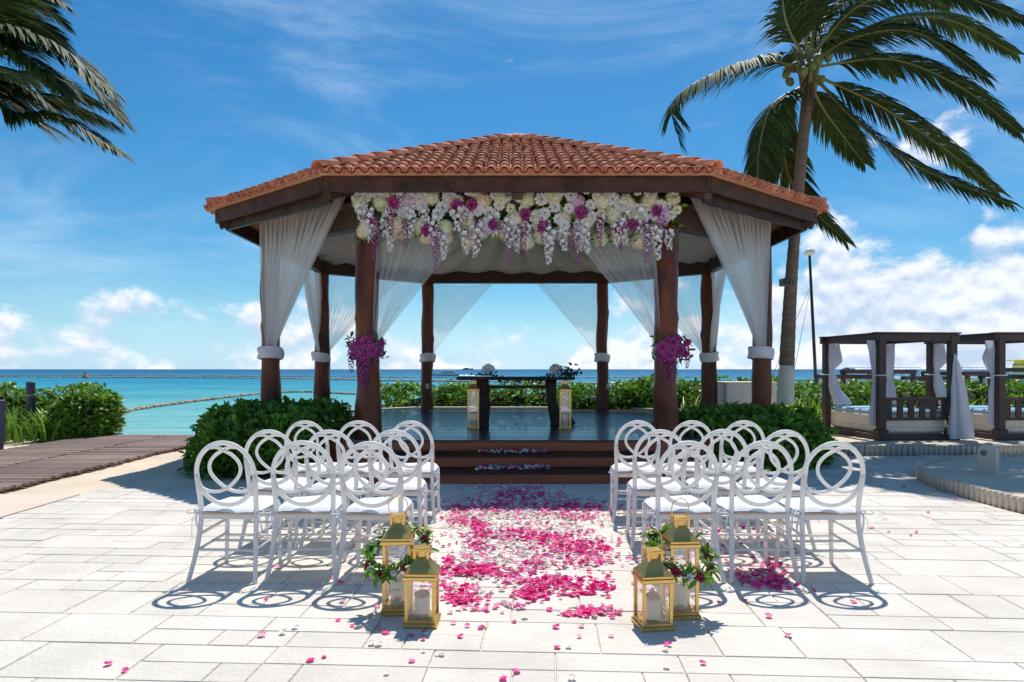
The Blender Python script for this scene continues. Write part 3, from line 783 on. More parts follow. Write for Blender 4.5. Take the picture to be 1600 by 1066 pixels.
for sd_, side in ((-1, 'boardwalk side'), (1, 'daybed side')):
    for y, rl in rows_:
        for x, cl_ in cols_[sd_]:
            o = chair if first else tree_copy(chair); first = False
            o.location = (x+random.uniform(-.012, .012), y+random.uniform(-.03, .03), TOP); o.rotation_euler.z = random.uniform(-.09, .09)
            o['label'] = f'white oval-back chair, {cl_}, {rl}, {side}'

# ------------------------------------------------------------------ lanterns
def lantern(name, w, h, loc, rz, label, group, candle_h, handle=True):
    e = empty(name, loc, label, 'lantern', group, rz)
    hw = w/2; bt = .022; zt = h*.70; pw = .017
    q = MB(); q.bbox((0, 0, bt/2), (w*1.1, w*1.1, bt), .004); q.bbox((0, 0, bt+.008), (w*.99, w*.99, .018), .003); q.build('base', 'gold', e)
    for sx in (-1, 1):
        for sy in (-1, 1):
            q = MB(); q.box((sx*(hw-pw/2-.003), sy*(hw-pw/2-.003), (bt+zt)/2+.008), (pw, pw, zt-bt)); q.build('corner_post', 'gold', e)
    for k in range(4):
        r = Matrix.Rotation(k*math.pi/2, 3, 'Z')
        q = MB(); q.box(r @ Vector((0, -(hw-.011), (bt+zt)/2+.008)), (w-2*pw-.006, .003, zt-bt), r); q.build('pane', 'pane', e)
    rf = MB(); rf.bbox((0, 0, zt+.010), (w*1.08, w*1.08, .024), .004); rf.bbox((0, 0, zt+.028), (w*1.0, w*1.0, .016), .003)
    z0 = zt+.036; z1 = z0+w*.42; V = []
    for t in (0, .33, .66, 1):                            # roof with a slight outward flare
        s = hw*(1.02-.64*t**.75); z = z0+(z1-z0)*t
        V += [(-s, -s, z), (s, -s, z), (s, s, z), (-s, s, z)]
    rf.add(V, [(i*4+j, i*4+(j+1) % 4, i*4+4+(j+1) % 4, i*4+4+j) for i in range(3) for j in range(4)]+[(12, 13, 14, 15), (3, 2, 1, 0)])
    ro = rf.build('roof', 'gold', e)
    c = w*.26; q = MB(); ch = w*.24
    for sx in (-1, 1):
        for sy in (-1, 1): q.box((sx*(c-.008), sy*(c-.008), z1+ch/2), (.014, .014, ch))
    q.box((0, 0, z1+ch/2), (c*.8, c*.8, ch*.98)); q.bbox((0, 0, z1+ch+.006), (c*2.25, c*2.25, .014), .003); q.build('chimney', 'gold', ro)
    if handle:
        hr = w*.34; zc = z1+ch+.01+hr*.85
        cp = [(hr*.72, 0, zc-hr*.95)]+[(hr*math.cos(a), 0, zc+hr*math.sin(a)) for a in [R(-35+250*i/16) for i in range(17)]]+[(-hr*.72, 0, zc-hr*.95)]
        q = MB(); q.tube(cp, .003, 6); o = q.build('handle', 'gold', e); o.rotation_euler.z = .25
    q = MB(); n = 20; rr = w*.25; V = []
    for r_, z in ((rr, 0), (rr, candle_h*.97), (rr*.93, candle_h), (rr*.8, candle_h-.012), (.001, candle_h-.02)):
        for j in range(n): V.append((r_*math.cos(2*math.pi*j/n), r_*math.sin(2*math.pi*j/n), bt+.017+z+(.012*math.sin(2*math.pi*j/n) if z > candle_h*.9 and r_ > rr*.9 else 0)))
    q.add(V, [(i*n+j, i*n+(j+1) % n, (i+1)*n+(j+1) % n, (i+1)*n+j) for i in range(4) for j in range(n)], 0, True)
    ca = q.build('candle', 'candle', e); q = MB(); q.tube([(0, 0, bt+candle_h-.01), (.003, 0, bt+candle_h+.012)], .0022, 5); q.build('wick', 'wick', ca)
    return e
lg_ = 'gold lanterns on the paving'
lantern('gold_lantern', .168, .575, (-.665, 3.985, TOP), .05, 'tall gold lantern wearing a wreath, beside the chairs on the boardwalk side', lg_, .15)
lantern('gold_lantern', .172, .365, (-.50, 3.80, TOP), -.03, 'short gold lantern beside the aisle in front of the tall one on the boardwalk side', lg_, .12)
lantern('gold_lantern', .168, .575, (.965, 3.92, TOP), .10, 'tall gold lantern wearing a wreath, beside the chairs on the daybed side', lg_, .15)
lantern('gold_lantern', .172, .365, (.775, 3.755, TOP), .14, 'short gold lantern beside the aisle in front of the tall one on the daybed side', lg_, .12)
lantern('gold_lantern', .185, .86, (-.625, 11.05, PH), .0, 'slim tall gold lantern at the upright leg of the altar table', 'slim lanterns on the gazebo deck', .22, False)
lantern('gold_lantern', .185, .86, (.86, 11.02, PH), .0, 'slim tall gold lantern at the leaning leg of the altar table', 'slim lanterns on the gazebo deck', .22, False)
rose_s = rosef('rose', 'rose_red', .022); rose_w = rosef('rose', 'white_flower', .017)
for (cx, cy, side, tz, sd_) in ((-.672, 3.985, 'boardwalk', .12, 3), (.975, 3.92, 'daybed', -.12, 5)):
    e = empty('wreath', (cx, cy, .345+TOP), f'leafy wreath with small dark red roses hung on the tall lantern on the {side} side', 'wreath', 'wreaths on the tall lanterns')
    rs = np.random.default_rng(sd_); Rr = .163; tl = R(33)
    def wp(a): return Vector((Rr*math.cos(a), Rr*math.sin(a)*math.cos(tl), Rr*math.sin(a)*math.sin(tl)+tz*.35*math.cos(a)))
    q = MB(); q.tube([wp(2*math.pi*i/36) for i in range(36)], .006, 6, closed=True); q.build('vine', 'twig', e)
    n = 230; a = rs.uniform(0, 2*math.pi, n); T = np.array([wp(t) for t in a]); tan = np.array([wp(t+.05)-wp(t-.05) for t in a]); tan /= np.linalg.norm(tan, axis=1, keepdims=True)
    D = tan*rs.choice([-1, 1], n, p=[.25, .75])[:, None]+rs.normal(0, .75, (n, 3))
    link('leaves', leaves_mesh('leaves', T, D, rs.uniform(.055, .10, n), ['leaf'], width=.62), e)['kind'] = 'stuff'
    for k, (an, me) in enumerate([(R(d), rose_s if d % 2 else rose_w) for d in (201, 214, 247, 272, 297, 335, 352, 11)]):
        p_ = wp(an); o = link('rose', me, e); o.location = p_+Vector((0, -.012, .006)); o.rotation_euler = (R(75)+rs.normal()*.3, rs.normal()*.4, 0)

# ------------------------------------------------------------------ altar table
alt = empty('altar_table', (.06, 11.6, PH), 'rustic dark wooden altar table with a log leg and a leaning leg', 'table')
q = MB(); q.bbox((0, 0, .80), (1.98, .46, .055), .015); q.build('table_top', 'beamwood', alt)
q = MB(); q.bbox((0.02, .0, .655), (1.22, .06, .05), .01); q.build('rail', 'beamwood', alt)
o = log(.775, .115, 3).build('leg', 'beamwood', alt); o.location = (-.56, 0, 0)
q = MB(); q.tube(smooth_path([(.70, 0, 0), (.68, 0, .12), (.62, 0, .4), (.60, 0, .775)], 10), [.12, .11, .10, .10, .095, .09, .09, .09, .095, .1], 12); q.build('leg', 'beamwood', alt)
q = MB(); q.tube(smooth_path([(.93, .05, 0), (.88, .04, .12), (.74, .02, .33)], 8), [.11, .10, .09, .085, .08, .07, .06, .05], 10); q.build('brace', 'beamwood', alt)
for x, lab in ((-.46, 'glass bowl of white roses above the upright leg of the altar table'), (.68, 'glass bowl of white roses above the leaning leg of the altar table')):
    e = empty('flower_bowl', (.06+x, 11.55, PH+.828), lab, 'vase', 'glass flower bowls on the altar')
    q = MB(); q.lathe([(.05, 0), (.075, .02), (.085, .06), (.07, .10), (.068, .11)], (0, 0, 0), 18); q.build('bowl', 'bowl', e)
    for k, (a, r_, z) in enumerate([(j*2.4, .055*math.sqrt(j/7), .16-.03*j/7) for j in range(8)]):
        o = link('rose', ros_w, e); o.location = (r_*math.cos(a)*1.3, r_*math.sin(a), z); o.scale = (.72,)*3; o.rotation_euler = (R(60)*math.sin(a)*-1+R(30), R(50)*math.cos(a), 0)
e = empty('eucalyptus_garland', (.10, 11.38, PH+.70), 'dark eucalyptus garland trailing along the front of the altar table', 'garland')
gp = smooth_path([(-.72, -.02, .15), (-.45, -.02, .16), (-.25, -.03, .08), (.05, -.04, .06), (.35, -.03, .07), (.55, -.02, .15), (.85, -.02, .16), (1.0, -.01, .20)], 60)
q = MB(); q.tube(gp, .006, 5); q.build('stem', 'twig', e)
n = 260; idx = rng.integers(0, 60, n); T = np.array([gp[i] for i in idx])+rng.normal(0, .02, (n, 3)); D = rng.normal(0, 1, (n, 3))+np.array([.3, -.4, .2])
tag(link('leaves', leaves_mesh('leaves', T, D, rng.uniform(.035, .06, n), ['eucalyptus'], width=1.9), e), kind='stuff')
n = 40; T = np.array([.80, -.02, .21])+rng.normal(0, 1, (n, 3))*np.array([.10, .03, .05]); D = rng.normal(0, 1, (n, 3))
tag(link('sprig', leaves_mesh('sprig', T, D, rng.uniform(.06, .09, n), ['eucalyptus'], width=1.9), e), kind='stuff')

# ------------------------------------------------------------------ petals
blobs = [(800, 764, 62, 5, 150, 'w'), (812, 777, 42, 8, 190, 'm'), (752, 783, 40, 5, 60, 'w'), (880, 783, 40, 4, 50, 'w'), (790, 797, 95, 7, 330, 'm'), (905, 796, 40, 6, 90, 'd'), (800, 808, 120, 6, 260, 'w'), (905, 811, 30, 5, 60, 'm'),
         (747, 827, 10, 8, 70, 'd'), (725, 817, 30, 8, 90, 'm'), (765, 840, 45, 5, 110, 'm'), (835, 832, 95, 16, 330, 'w'), (810, 838, 30, 6, 70, 'd'), (850, 845, 38, 5, 110, 'd'), (815, 852, 80, 8, 120, 'w'), (905, 860, 48, 10, 170, 'd'), (920, 880, 40, 9, 110, 'm'),
         (747, 858, 15, 6, 40, 'd'), (800, 873, 80, 16, 230, 'w'), (700, 881, 7, 5, 22, 'd'), (740, 897, 34, 8, 150, 'd'), (745, 893, 48, 12, 90, 'm'), (832, 890, 22, 10, 60, 'm'), (800, 908, 25, 8, 60, 'm'), (865, 915, 45, 11, 150, 'd'), (832, 932, 22, 9, 90, 'd'),
         (940, 920, 14, 6, 36, 'd'), (905, 930, 30, 5, 40, 'd'), (722, 940, 18, 9, 80, 'd'), (735, 926, 30, 8, 50, 'm'), (770, 953, 45, 8, 34, 'p'), (918, 962, 26, 6, 66, 'd'), (955, 960, 20, 6, 22, 'm'), (685, 915, 15, 8, 24, 'm'),
         (830, 880, 140, 70, 130, 'p'), (830, 850, 130, 50, 130, 'w'), (810, 790, 150, 18, 90, 'm'), (810, 930, 330, 90, 100, 'm'), (800, 1010, 420, 60, 34, 'm'),
         (1182, 905, 32, 11, 110, 'm'), (1205, 916, 28, 8, 70, 'd'), (1180, 850, 70, 40, 60, 'm'), (1215, 885, 30, 10, 40, 'd'), (1060, 860, 100, 50, 60, 'm'), (1340, 790, 200, 60, 22, 'm'), (600, 870, 100, 60, 34, 'm')]
mixes = {'d': (.78, .18, .03, .01), 'm': (.36, .26, .16, .22), 'p': (.12, .3, .36, .22), 'w': (.10, .10, .14, .66)}
PVt, PQt = petal_grid(1, 1, .16, .12, 3, 4, .7); PVt = PVt-np.array([0, .5, 0])
pet = []
for (x, y, rx, ry, n, k) in blobs:
    for _ in range(int(n*(1.0 if y < 870 else .8))):
        a = random.uniform(0, 2*math.pi); r_ = math.sqrt(random.random())*(1 if random.random() < .7 else 1.7)
        py = y+ry*r_*math.sin(a); px = x+rx*r_*math.cos(a)
        if py < 761: py = 761+random.random()*3
        g = G(px, py)
        if any(abs(g.x-lx) < .13 and abs(g.y-ly) < .13 for lx, ly in ((-.665, 3.985), (-.5, 3.8), (.965, 3.92), (.775, 3.755))): continue
        dense = min(n/(rx*ry), 1)
        pet.append((g.x, g.y, TOP+.006+random.random()*.022*dense, random.choices((0, 1, 2, 3), mixes[k])[0]))
for zt, yy, x0, x1, n in ((.155, 8.62, -.52, .40, 170), (.31, 9.02, -.52, .42, 120)):
    for _ in range(n): pet.append((random.uniform(x0, x1)+.07, yy+random.uniform(-.10, .12), zt+.008+random.random()*.03, random.choices((0, 1, 2, 3), (.18, .12, .1, .6))[0]))
pet.sort(key=lambda p_: p_[1])
pmats = ['pink_deep', 'pink_mid', 'pink_pale', 'petal_white']
pme = [fast_mesh('rose_petal', PVt*.037, PQt, [m_], None, True) for m_ in pmats]
lab = ['single deep pink rose petal lying loose on the pale paving', 'single mid pink rose petal lying loose on the pale paving', 'single pale pink rose petal lying loose on the pale paving', 'single white rose petal lying loose on the pale paving']
for (x, y, z, c) in pet[:300]:
    o = link('rose_petal', pme[c]); s = random.uniform(.75, 1.2); o.scale = (s, s*random.uniform(.85, 1.1), s*random.uniform(.6, 1.8))
    o.location = (x, y, TOP+.004); o.rotation_euler = (random.uniform(-.12, .12), random.uniform(-.12, .12), random.uniform(0, 6.3))
    tag(o, lab[c], 'petal', ('deep pink', 'mid pink', 'pale pink', 'white')[c]+' petals scattered on the paving')
rest = pet[300:]; n = len(rest); T = np.array([p_[:3] for p_ in rest]); an = rng.uniform(0, 6.3, n)
D = np.stack([np.cos(an), np.sin(an), rng.normal(0, .28, n)], 1); M = frames(D, rng.normal(0, .4, n))*rng.uniform(.026, .048, n)[:, None, None]
pc = link('petal_carpet', scatter_mesh('petal_carpet', PVt, PQt, M, T, pmats, np.array([p_[3] for p_ in rest])))
tag(pc, 'carpet of pink and white rose petals along the aisle and steps', 'petals', kind='stuff')

# ------------------------------------------------------------------ shrubs and hedges
def shrub(name, c, half, label, cat='bush', n=900, leaf=.11, mats=('leaf',), seed=1, per=7, group=None, rz=0, tall=0, power=3.2, rough=.17):
    rs = np.random.default_rng(seed); e = empty(name, c, label, cat, group, rz)
    hx, hy, hz_ = half
    d = rs.normal(0, 1, (n, 3)); d[:, 2] = np.abs(d[:, 2])*1.1-.15
    area = d*np.array([1/hx, 1/hy, 1/hz_])**.0
    k = (np.abs(d[:, 0])**power+np.abs(d[:, 1])**power+np.abs(d[:, 2])**power)**(1/power); u = d/k[:, None]
    if max(hx, hy) > 2.0*min(hx, hy):                     # long hedge: spread evenly along its length
        ax = 0 if hx > hy else 1; u[:, ax] = rs.uniform(-1, 1, n)
    sc = 1+rough*vnoise(u*np.array([hx, hy, hz_]), 2.6, seed)+rs.uniform(-.14, .02, n)+np.where(rs.random(n) < .08, .10*rs.random(n), 0)
    nrm = u*np.abs(u)**(power-2); nrm /= np.linalg.norm(nrm, axis=1, keepdims=True)
    pos = u*sc[:, None]*np.array([hx, hy, hz_])*np.array([1, 1, 1.0])
    pos[:, 2] = np.maximum(pos[:, 2]+hz_*.12, .03)
    axis = nrm*.75+np.array([0, 0, .55])+rs.normal(0, .25, (n, 3)); axis /= np.linalg.norm(axis, axis=1, keepdims=True)
    N_ = n*per; A = np.repeat(axis, per, 0); T = np.repeat(pos, per, 0)
    spread = rs.normal(0, 1, (N_, 3)); spread -= A*np.sum(spread*A, 1, keepdims=True); spread /= np.linalg.norm(spread, axis=1, keepdims=True)
    D = A*rs.uniform(.25, 1.1, N_)[:, None]+spread
    T = T+D*.01
    f = link('foliage', leaves_mesh('foliage', T, D, rs.uniform(.45, 1.3, N_)*leaf, list(mats)+['leaf_light', 'leaf_dry'], np.where(rs.random(N_) < .05, len(mats)+(rs.random(N_) < .3), rs.integers(0, len(mats), N_)), width=.95), e); f['kind'] = 'stuff'
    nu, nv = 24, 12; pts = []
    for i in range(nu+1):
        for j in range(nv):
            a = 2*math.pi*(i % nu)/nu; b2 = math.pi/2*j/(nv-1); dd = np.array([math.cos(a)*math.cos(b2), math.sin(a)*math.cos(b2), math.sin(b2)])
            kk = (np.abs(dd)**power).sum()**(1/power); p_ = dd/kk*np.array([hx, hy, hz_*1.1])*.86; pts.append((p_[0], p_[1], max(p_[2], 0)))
    q = MB(); q.grid(pts, nu+1, nv); q.build('dark_core', 'leaf_core', e)  # dark core added inside the leaves to block the view through
    return e
shrub('bush', (-3.42, 10.15, 0), (1.14, 1.15, .74), 'dense clipped dark green bush beside the gazebo steps facing the boardwalk', n=1500, seed=2, leaf=.12)
shrub('bush', (-4.0, 11.6, 0), (.85, .8, .72), 'green bush at the foot of the gazebo corner post facing the boardwalk', n=600, seed=12, leaf=.12, mats=('leaf', 'leaf_light'))
shrub('bush', (3.45, 10.55, 0), (1.25, 1.1, .68), 'dense clipped dark green bush beside the gazebo steps facing the daybeds', n=1500, seed=3, leaf=.12)
shrub('bush', (4.55, 12.3, 0), (.85, 1.0, .62), 'low green bush under the palm beside the gazebo', n=700, seed=13, leaf=.12, mats=('leaf', 'leaf_light'))
shrub('hedge', (-.2, 18.2, 0), (3.6, .65, .80), 'bright green hedge behind the gazebo deck on the sea side', 'hedge', 1700, .15, ('leaf_light', 'leaf'), 4, rough=.2)
shrub('hedge', (4.6, 17.4, 0), (2.1, .9, .98), 'tall leafy hedge behind the white block', 'hedge', 1300, .15, ('leaf_light', 'leaf'), 5, rough=.16)
shrub('hedge', (10.8, 16.9, 0), (4.6, .8, .92), 'long leafy hedge behind the daybeds', 'hedge', 2300, .15, ('leaf_light', 'leaf'), 6, rough=.12)
shrub('hedge', (2.5, 16.9, 0), (1.5, .5, .78), 'low clipped hedge at the rear corner of the gazebo deck', 'hedge', 800, .11, ('leaf',), 9, rough=.10)
shrub('bush', (-8.98, 14.3, 0), (.58, .6, .80), 'rounded green bush at the sea end of the boardwalk', n=800, seed=7, leaf=.13, mats=('leaf_light', 'leaf'))
shrub('bush', (-11.2, 15.0, 0), (1.9, .6, .86), 'long low green bush behind the dark bollard', n=900, seed=8, leaf=.13, mats=('leaf_light', 'leaf'))
# grassy strap-leaved plants
def strap_plant(loc, n, ln, label, seed, spread=.5, group='strap-leaved plants'):
    rs = np.random.default_rng(seed); e = empty('strap_plant', loc, label, 'plant', group); b_ = MB()
    for k in range(n):
        a = rs.uniform(0, 6.3); l_ = ln*rs.uniform(.6, 1.1); o_ = Vector((rs.normal()*spread*.35, rs.normal()*spread*.3, 0)); tl = rs.uniform(.1, .7); pts = []; w = .022
        for i in range(6):
            t = i/5; rr = l_*tl*t*t; p_ = o_+Vector((math.cos(a)*rr, math.sin(a)*rr, l_*(t-.35*tl*t*t))); ww = w*(1-t)**.6+.002
            sx = Vector((-math.sin(a), math.cos(a), 0))*ww; pts += [p_-sx, p_+sx]
        b_.grid(pts, 6, 2)
    b_.build('blades', 'leaf_light', e)['kind'] = 'stuff'; return e
for k, (x, y) in enumerate(((-9.75, 13.5), (-10.3, 13.7), (-9.3, 13.75), (-10.9, 13.9))):
    strap_plant((x, y, 0), 70, .75, 'clump of grassy strap leaves between the boardwalk bush and the dark cabinet', 20+k, .8)
for k, (px, d) in enumerate(((1085, 15.3), (1150, 13.6), (1260, 15.6), (1290, 15.6), (1380, 15.7), (1520, 15.7))):
    strap_plant(((px-800)*d/F, d, 0), 46, .95 if d > 14 else .8, 'clump of upright strap leaves growing in front of the tall hedge', 30+k, .7, 'strap plants before the hedge')
strap_plant((-4.1, 10.3, .55), 9, .5, 'few long spiky leaves poking out of the dark bush', 50, .5)

# ------------------------------------------------------------------ palms
def frond(bm, path, leaf, seed, wind=Vector((.8, .1, -.1)), nl=135, rad=.032):
    rs = random.Random(seed); pts = smooth_path(path, 30); k = len(pts)
    bm.tube(pts, [rad*(1-.85*i/(k-1)) for i in range(k)], 6, 1)
    cum = [0]
    for i in range(1, k): cum.append(cum[-1]+(pts[i]-pts[i-1]).length)
    Ltot = cum[-1]
    for side in (-1, 1):
        for j in range(nl):
            s = (.10+.90*(j+rs.random()*.7)/nl)*Ltot; i = 1
            while i < k-1 and cum[i] < s: i += 1
            f = (s-cum[i-1])/max(cum[i]-cum[i-1], 1e-6); p0 = pts[i-1].lerp(pts[i], f); tg = (pts[i]-pts[i-1]).normalized()
            t = s/Ltot; sidev = tg.cross(Vector((0, 0, 1)))
            sidev = sidev.normalized() if sidev.length > .05 else Vector((0, 1, 0))
            upv = sidev.cross(tg)
            l_ = leaf*(.55+.6*math.sin(math.pi*min(1, t*.85+.12)))*(1-.35*t*t)*rs.uniform(.8, 1.1)
            d = (tg*(.75+.5*t)+sidev*side*.9+upv*.10+wind*.35+Vector((rs.gauss(0, .07), rs.gauss(0, .07), rs.gauss(0, .07)))).normalized()
            V = []; w = .022*(.8+.4*rs.random()); p_ = p0.copy(); nrm = d.cross(upv).normalized()
            for q in range(5):
                tt = q/4; ww = w*(1.0 if q in (1, 2) else .7 if q == 0 else .6 if q == 3 else .08)
                V += [p_-nrm*ww, p_+nrm*ww]
                dd = (d+Vector((0, 0, -1))*(.55+.3*rs.random())*tt*1.5+wind*.3*tt).normalized(); p_ = p_+dd*l_/4
            bm.add(V, [(q*2, q*2+1, q*2+3, q*2+2) for q in range(4)], 0, True)
def palm(base, crown, fr, label, lean_ctrl, lime=None, seed=0, leaf=.62, coco=True):
    e = empty('palm_tree', base, label, 'palm'); b0 = Vector(base)
    tp = smooth_path([Vector(base), Vector(lean_ctrl), Vector(crown)], 60); q = MB(); k = len(tp)
    rad = [(.165-.065*min(1, 1.7*i/(k-1)))*(1+.25*math.exp(-i/4))+(.006 if i % 2 else 0) for i in range(k)]
    cut = next((i for i in range(k) if tp[i].z > lime), 0) if lime else 0
    q.tube([p_-b0 for p_ in tp[max(cut-1, 0):]], rad[max(cut-1, 0):], 14); tr = q.build('trunk', 'trunk', e)
    if cut:
        q = MB(); q.tube([p_-b0 for p_ in tp[:cut]], [r_+.004 for r_ in rad[:cut]], 14); q.build('limewashed_base', 'limewash', tr)
    cr = Vector(crown)
    for i, path in enumerate(fr):
        q = MB(); frond(q, [Vector(p_)-b0 for p_ in path], leaf, seed+i); q.build('frond', ['frond', 'rachis'], e)
    q = MB()
    for k in range(14):                                   # fibrous crown shaft
        a = k*.9; q.tube([cr-b0+Vector((.09*math.cos(a), .09*math.sin(a), -.35)), cr-b0+Vector((.15*math.cos(a), .15*math.sin(a), .1)), cr-b0+Vector((.24*math.cos(a), .24*math.sin(a), .42))], [.05, .045, .02], 6)
    q.build('crown_shaft', 'rachis', e)
    if coco:
        q = MB(); q.lathe([(.02, -.105), (.06, -.07), (.08, 0), (.06, .07), (.02, .10)], n=12); me = q.mesh('coconut', 'coconut')
        for k in range(15):
            a = 2.2+k*.55 if k < 9 else k*1.1; o = link('coconut', me, e)
            o.location = cr-b0+Vector((.30*math.cos(a)-(.16 if k < 9 else 0), -.12+.24*math.sin(a), .02+.11*(k % 4)-.1)); o.rotation_euler = (random.uniform(-.5, .5), random.uniform(-.5, .5), 0)
        for k, (dx, dz, l_) in enumerate(((-.30, .45, .4), (-.42, .02, .45), (-.12, -.75, .4), (-.28, -.65, .35), (-.02, -.7, .35))):
            q = MB(); s0 = cr-b0+Vector((.25*dx, -.1, .1*dz)); q.tube([s0, s0+Vector((dx*.7, -.1, dz*.5)), s0+Vector((dx*1.2, -.12, dz))], [.012, .04, .004], 6); q.build('spathe', 'spathe', e)
    return e
D0 = 13.0
def pp(l): return [P(px, py, D0+dy) for px, py, dy in l]
frs = [[(1256, 110, 0), (1195, 93, -.4), (1115, 116, -.7), (1052, 160, -.9), (1062, 222, -1.0)],
       [(1255, 135, 0), (1208, 165, -.3), (1186, 235, -.5), (1185, 310, -.6)],
       [(1258, 135, .1), (1225, 200, .5), (1240, 290, .8), (1322, 378, 1.0)],
       [(1265, 130, .1), (1290, 175, .8), (1320, 215, 1.3), (1350, 255, 1.6)],
       [(1268, 115, -.1), (1340, 190, -.6), (1430, 258, -1.0), (1578, 318, -1.3)],
       [(1268, 115, .1), (1375, 165, .4), (1480, 235, .6), (1560, 300, .7)],
       [(1270, 105, 0), (1390, 92, -.2), (1500, 135, -.4), (1594, 207, -.5)],
       [(1268, 95, .1), (1375, 35, .6), (1480, 30, 1.0), (1590, 85, 1.2)],
       [(1265, 90, -.1), (1340, 10, -.6), (1450, -20, -1.0), (1600, 30, -1.4)],
       [(1262, 90, .1), (1300, -30, .4), (1400, -90, .7), (1560, -70, 1.0)],
       [(1260, 90, 0), (1262, -20, -.3), (1320, -130, -.5), (1450, -170, -.6)],
       [(1258, 92, 0), (1228, 30, -.2), (1226, -50, -.2), (1262, -130, -.1)],
       [(1262, 95, .2), (1290, 20, .9), (1370, -20, 1.6), (1480, 10, 2.1)],
       [(1266, 100, -.2), (1330, 60, -1.1), (1430, 50, -1.8), (1540, 120, -2.2)],
       [(1260, 105, .2), (1270, 60, 1.2), (1320, 60, 2.2), (1400, 120, 2.9)]]
cb = P(1224, 640, D0); cb.z = 0
palm(tuple(cb), P(1264, 118, D0), [pp(f) for f in frs], 'tall leaning coconut palm with limewashed base beside the gazebo', P(1237, 430, D0), 1.55, 100, .82)
spk = empty('speaker', P(1228, 441, D0-.2), 'small grey loudspeaker box strapped to the leaning palm trunk', 'speaker')
q = MB(); q.bbox((0, .02, 0), (.17, .20, .14), .012); q.build('cabinet', 'grey_plastic', spk); q = MB(); q.bbox((0, -.085, 0), (.14, .015, .11), .004); q.build('grille', 'black_metal', spk)
q = MB(); q.box((.10, .05, 0), (.12, .04, .05)); q.build('bracket', 'black_metal', spk)
D0 = 9.0
fl_ = [[(-60, 85, 0), (25, 62, -.3), (110, 95, -.5), (188, 186, -.6)],
       [(-60, 100, 0), (20, 175, -.5), (100, 185, -.8), (182, 236, -1.0)],
       [(-60, 80, .1), (0, 30, .5), (60, 40, .8), (100, 70, 1.0)],
       [(-60, 75, 0), (-20, -20, -.2), (30, -40, -.3), (95, 5, -.4)],
       [(-60, 90, .2), (0, 110, .9), (70, 120, 1.5), (150, 160, 1.9)],
       [(-60, 90, .1), (-20, 70, -.8), (40, 90, -1.2), (110, 150, -1.5)],
       [(-60, 90, 0), (-160, 60, -.3), (-260, 110, -.5), (-330, 230, -.6)], [(-60, 85, .2), (-140, 0, .8), (-230, 0, 1.3), (-320, 80, 1.5)],
       [(-60, 90, 0), (-90, 10, .8), (-110, -60, 1.3), (-100, -120, 1.5)], [(-60, 80, 0), (-70, -60, -.4), (-30, -160, -.6), (60, -200, -.8)],
       [(-60, 100, 0), (-120, 180, -.4), (-170, 260, -.6), (-190, 340, -.7)], [(-65, 100, .1), (-10, 130, .2), (50, 150, .2), (120, 210, .3)],
       [(-60, 90, 0), (0, 50, -.9), (90, 72, -1.3), (170, 140, -1.5)], [(-60, 105, .1), (10, 140, .5), (90, 158, .8), (172, 192, 1.0)], [(-60, 75, .1), (-5, 5, .7), (50, 2, 1.1), (98, 32, 1.3)]]
lb = P(-95, 640, D0); lb.z = 0
palm(tuple(lb), P(-60, 95, D0), [pp(f) for f in fl_], 'coconut palm whose dark fronds reach in over the boardwalk side', P(-85, 400, D0), None, 300, .72)

# ------------------------------------------------------------------ white block, bollards, cabinet
q = MB(); q.bbox((0, 0, .56), (1.06, .7, 1.12), .02); q.bbox((0, 0, 1.135), (1.10, .74, .035), .01)
o = q.build('utility_block', 'white_paint'); o.location = (5.05, 14.75, 0); tag(o, 'plain white rendered utility block in front of the tall hedge', 'block')
e = empty('bollard', (-9.87, 14.0, 0), 'dark slate bollard standing among the bushes by the boardwalk', 'bollard')
q = MB(); q.lathe([(.085, 0), (.085, 1.14), (.075, 1.16), (.02, 1.165)], n=16); q.build('shaft', 'slate', e); q = MB(); q.lathe([(.089, .86), (.094, .87), (.094, .90), (.089, .91)], n=16); q.build('collar', 'grey_plastic', e)
e = empty('cabinet', (-9.05, 11.7, 0), 'dark slate cabinet on short feet next to the boardwalk', 'cabinet')
q = MB(); q.bbox((0, 0, .52), (.5, .35, .74), .015); q.build('body', 'slate', e)
for sx in (-1, 1):
    q = MB(); q.bbox((sx*.20, 0, .08), (.06, .3, .17), .005); q.build('foot', 'slate', e)
q = MB(); q.lathe([(.055, 0), (.055, .86), (.05, .88), (.01, .885)], n=12); o = q.build('stake', 'beamwood'); o.location = (-4.75, 12.1, 0); tag(o, 'short dark wooden stake behind the clipped bush', 'stake')

# ------------------------------------------------------------------ planters with scalloped concrete edging
def edging(path, name, label, h=.17, w=.055, step=.078):
    e = empty(name, path[0], label, 'edging'); pts = smooth_path(path, 400); o0 = Vector(path[0])
    q = MB(); q.lathe([(.042, 0), (.043, h-.02), (.036, h), (.005, h+.002)], n=8); me = q.mesh('edging_stake', 'kerb')
    acc = 0; last = pts[0]; cnt = 0; stuff = MB()
    for i in range(1, len(pts)):
        acc += (pts[i]-pts[i-1]).length
        if acc >= step:
            acc = 0; o = link('edging_stake', me, e); o.location = pts[i]-o0+Vector((0, 0, random.uniform(-.006, .004))); cnt += 1
            if cnt >= 290: break
    return e
edging([(4.75, 11.35, 0), (5.6, 11.25, 0), (7, 11.2, 0), (9, 11.35, 0), (11, 11.5, 0), (13.5, 11.7, 0)], 'edging', 'scalloped concrete edging along the sand under the daybeds')
edging([(9.5, 10.3, 0), (8, 10.15, 0), (6.6, 9.9, 0), (5.55, 9.25, 0), (5.08, 8.3, 0), (4.98, 7.2, 0), (5.1, 6.2, 0), (5.6, 5.3, 0), (6.6, 4.7, 0)], 'edging', 'curved scalloped concrete edging of the sand planter with the bollard light')
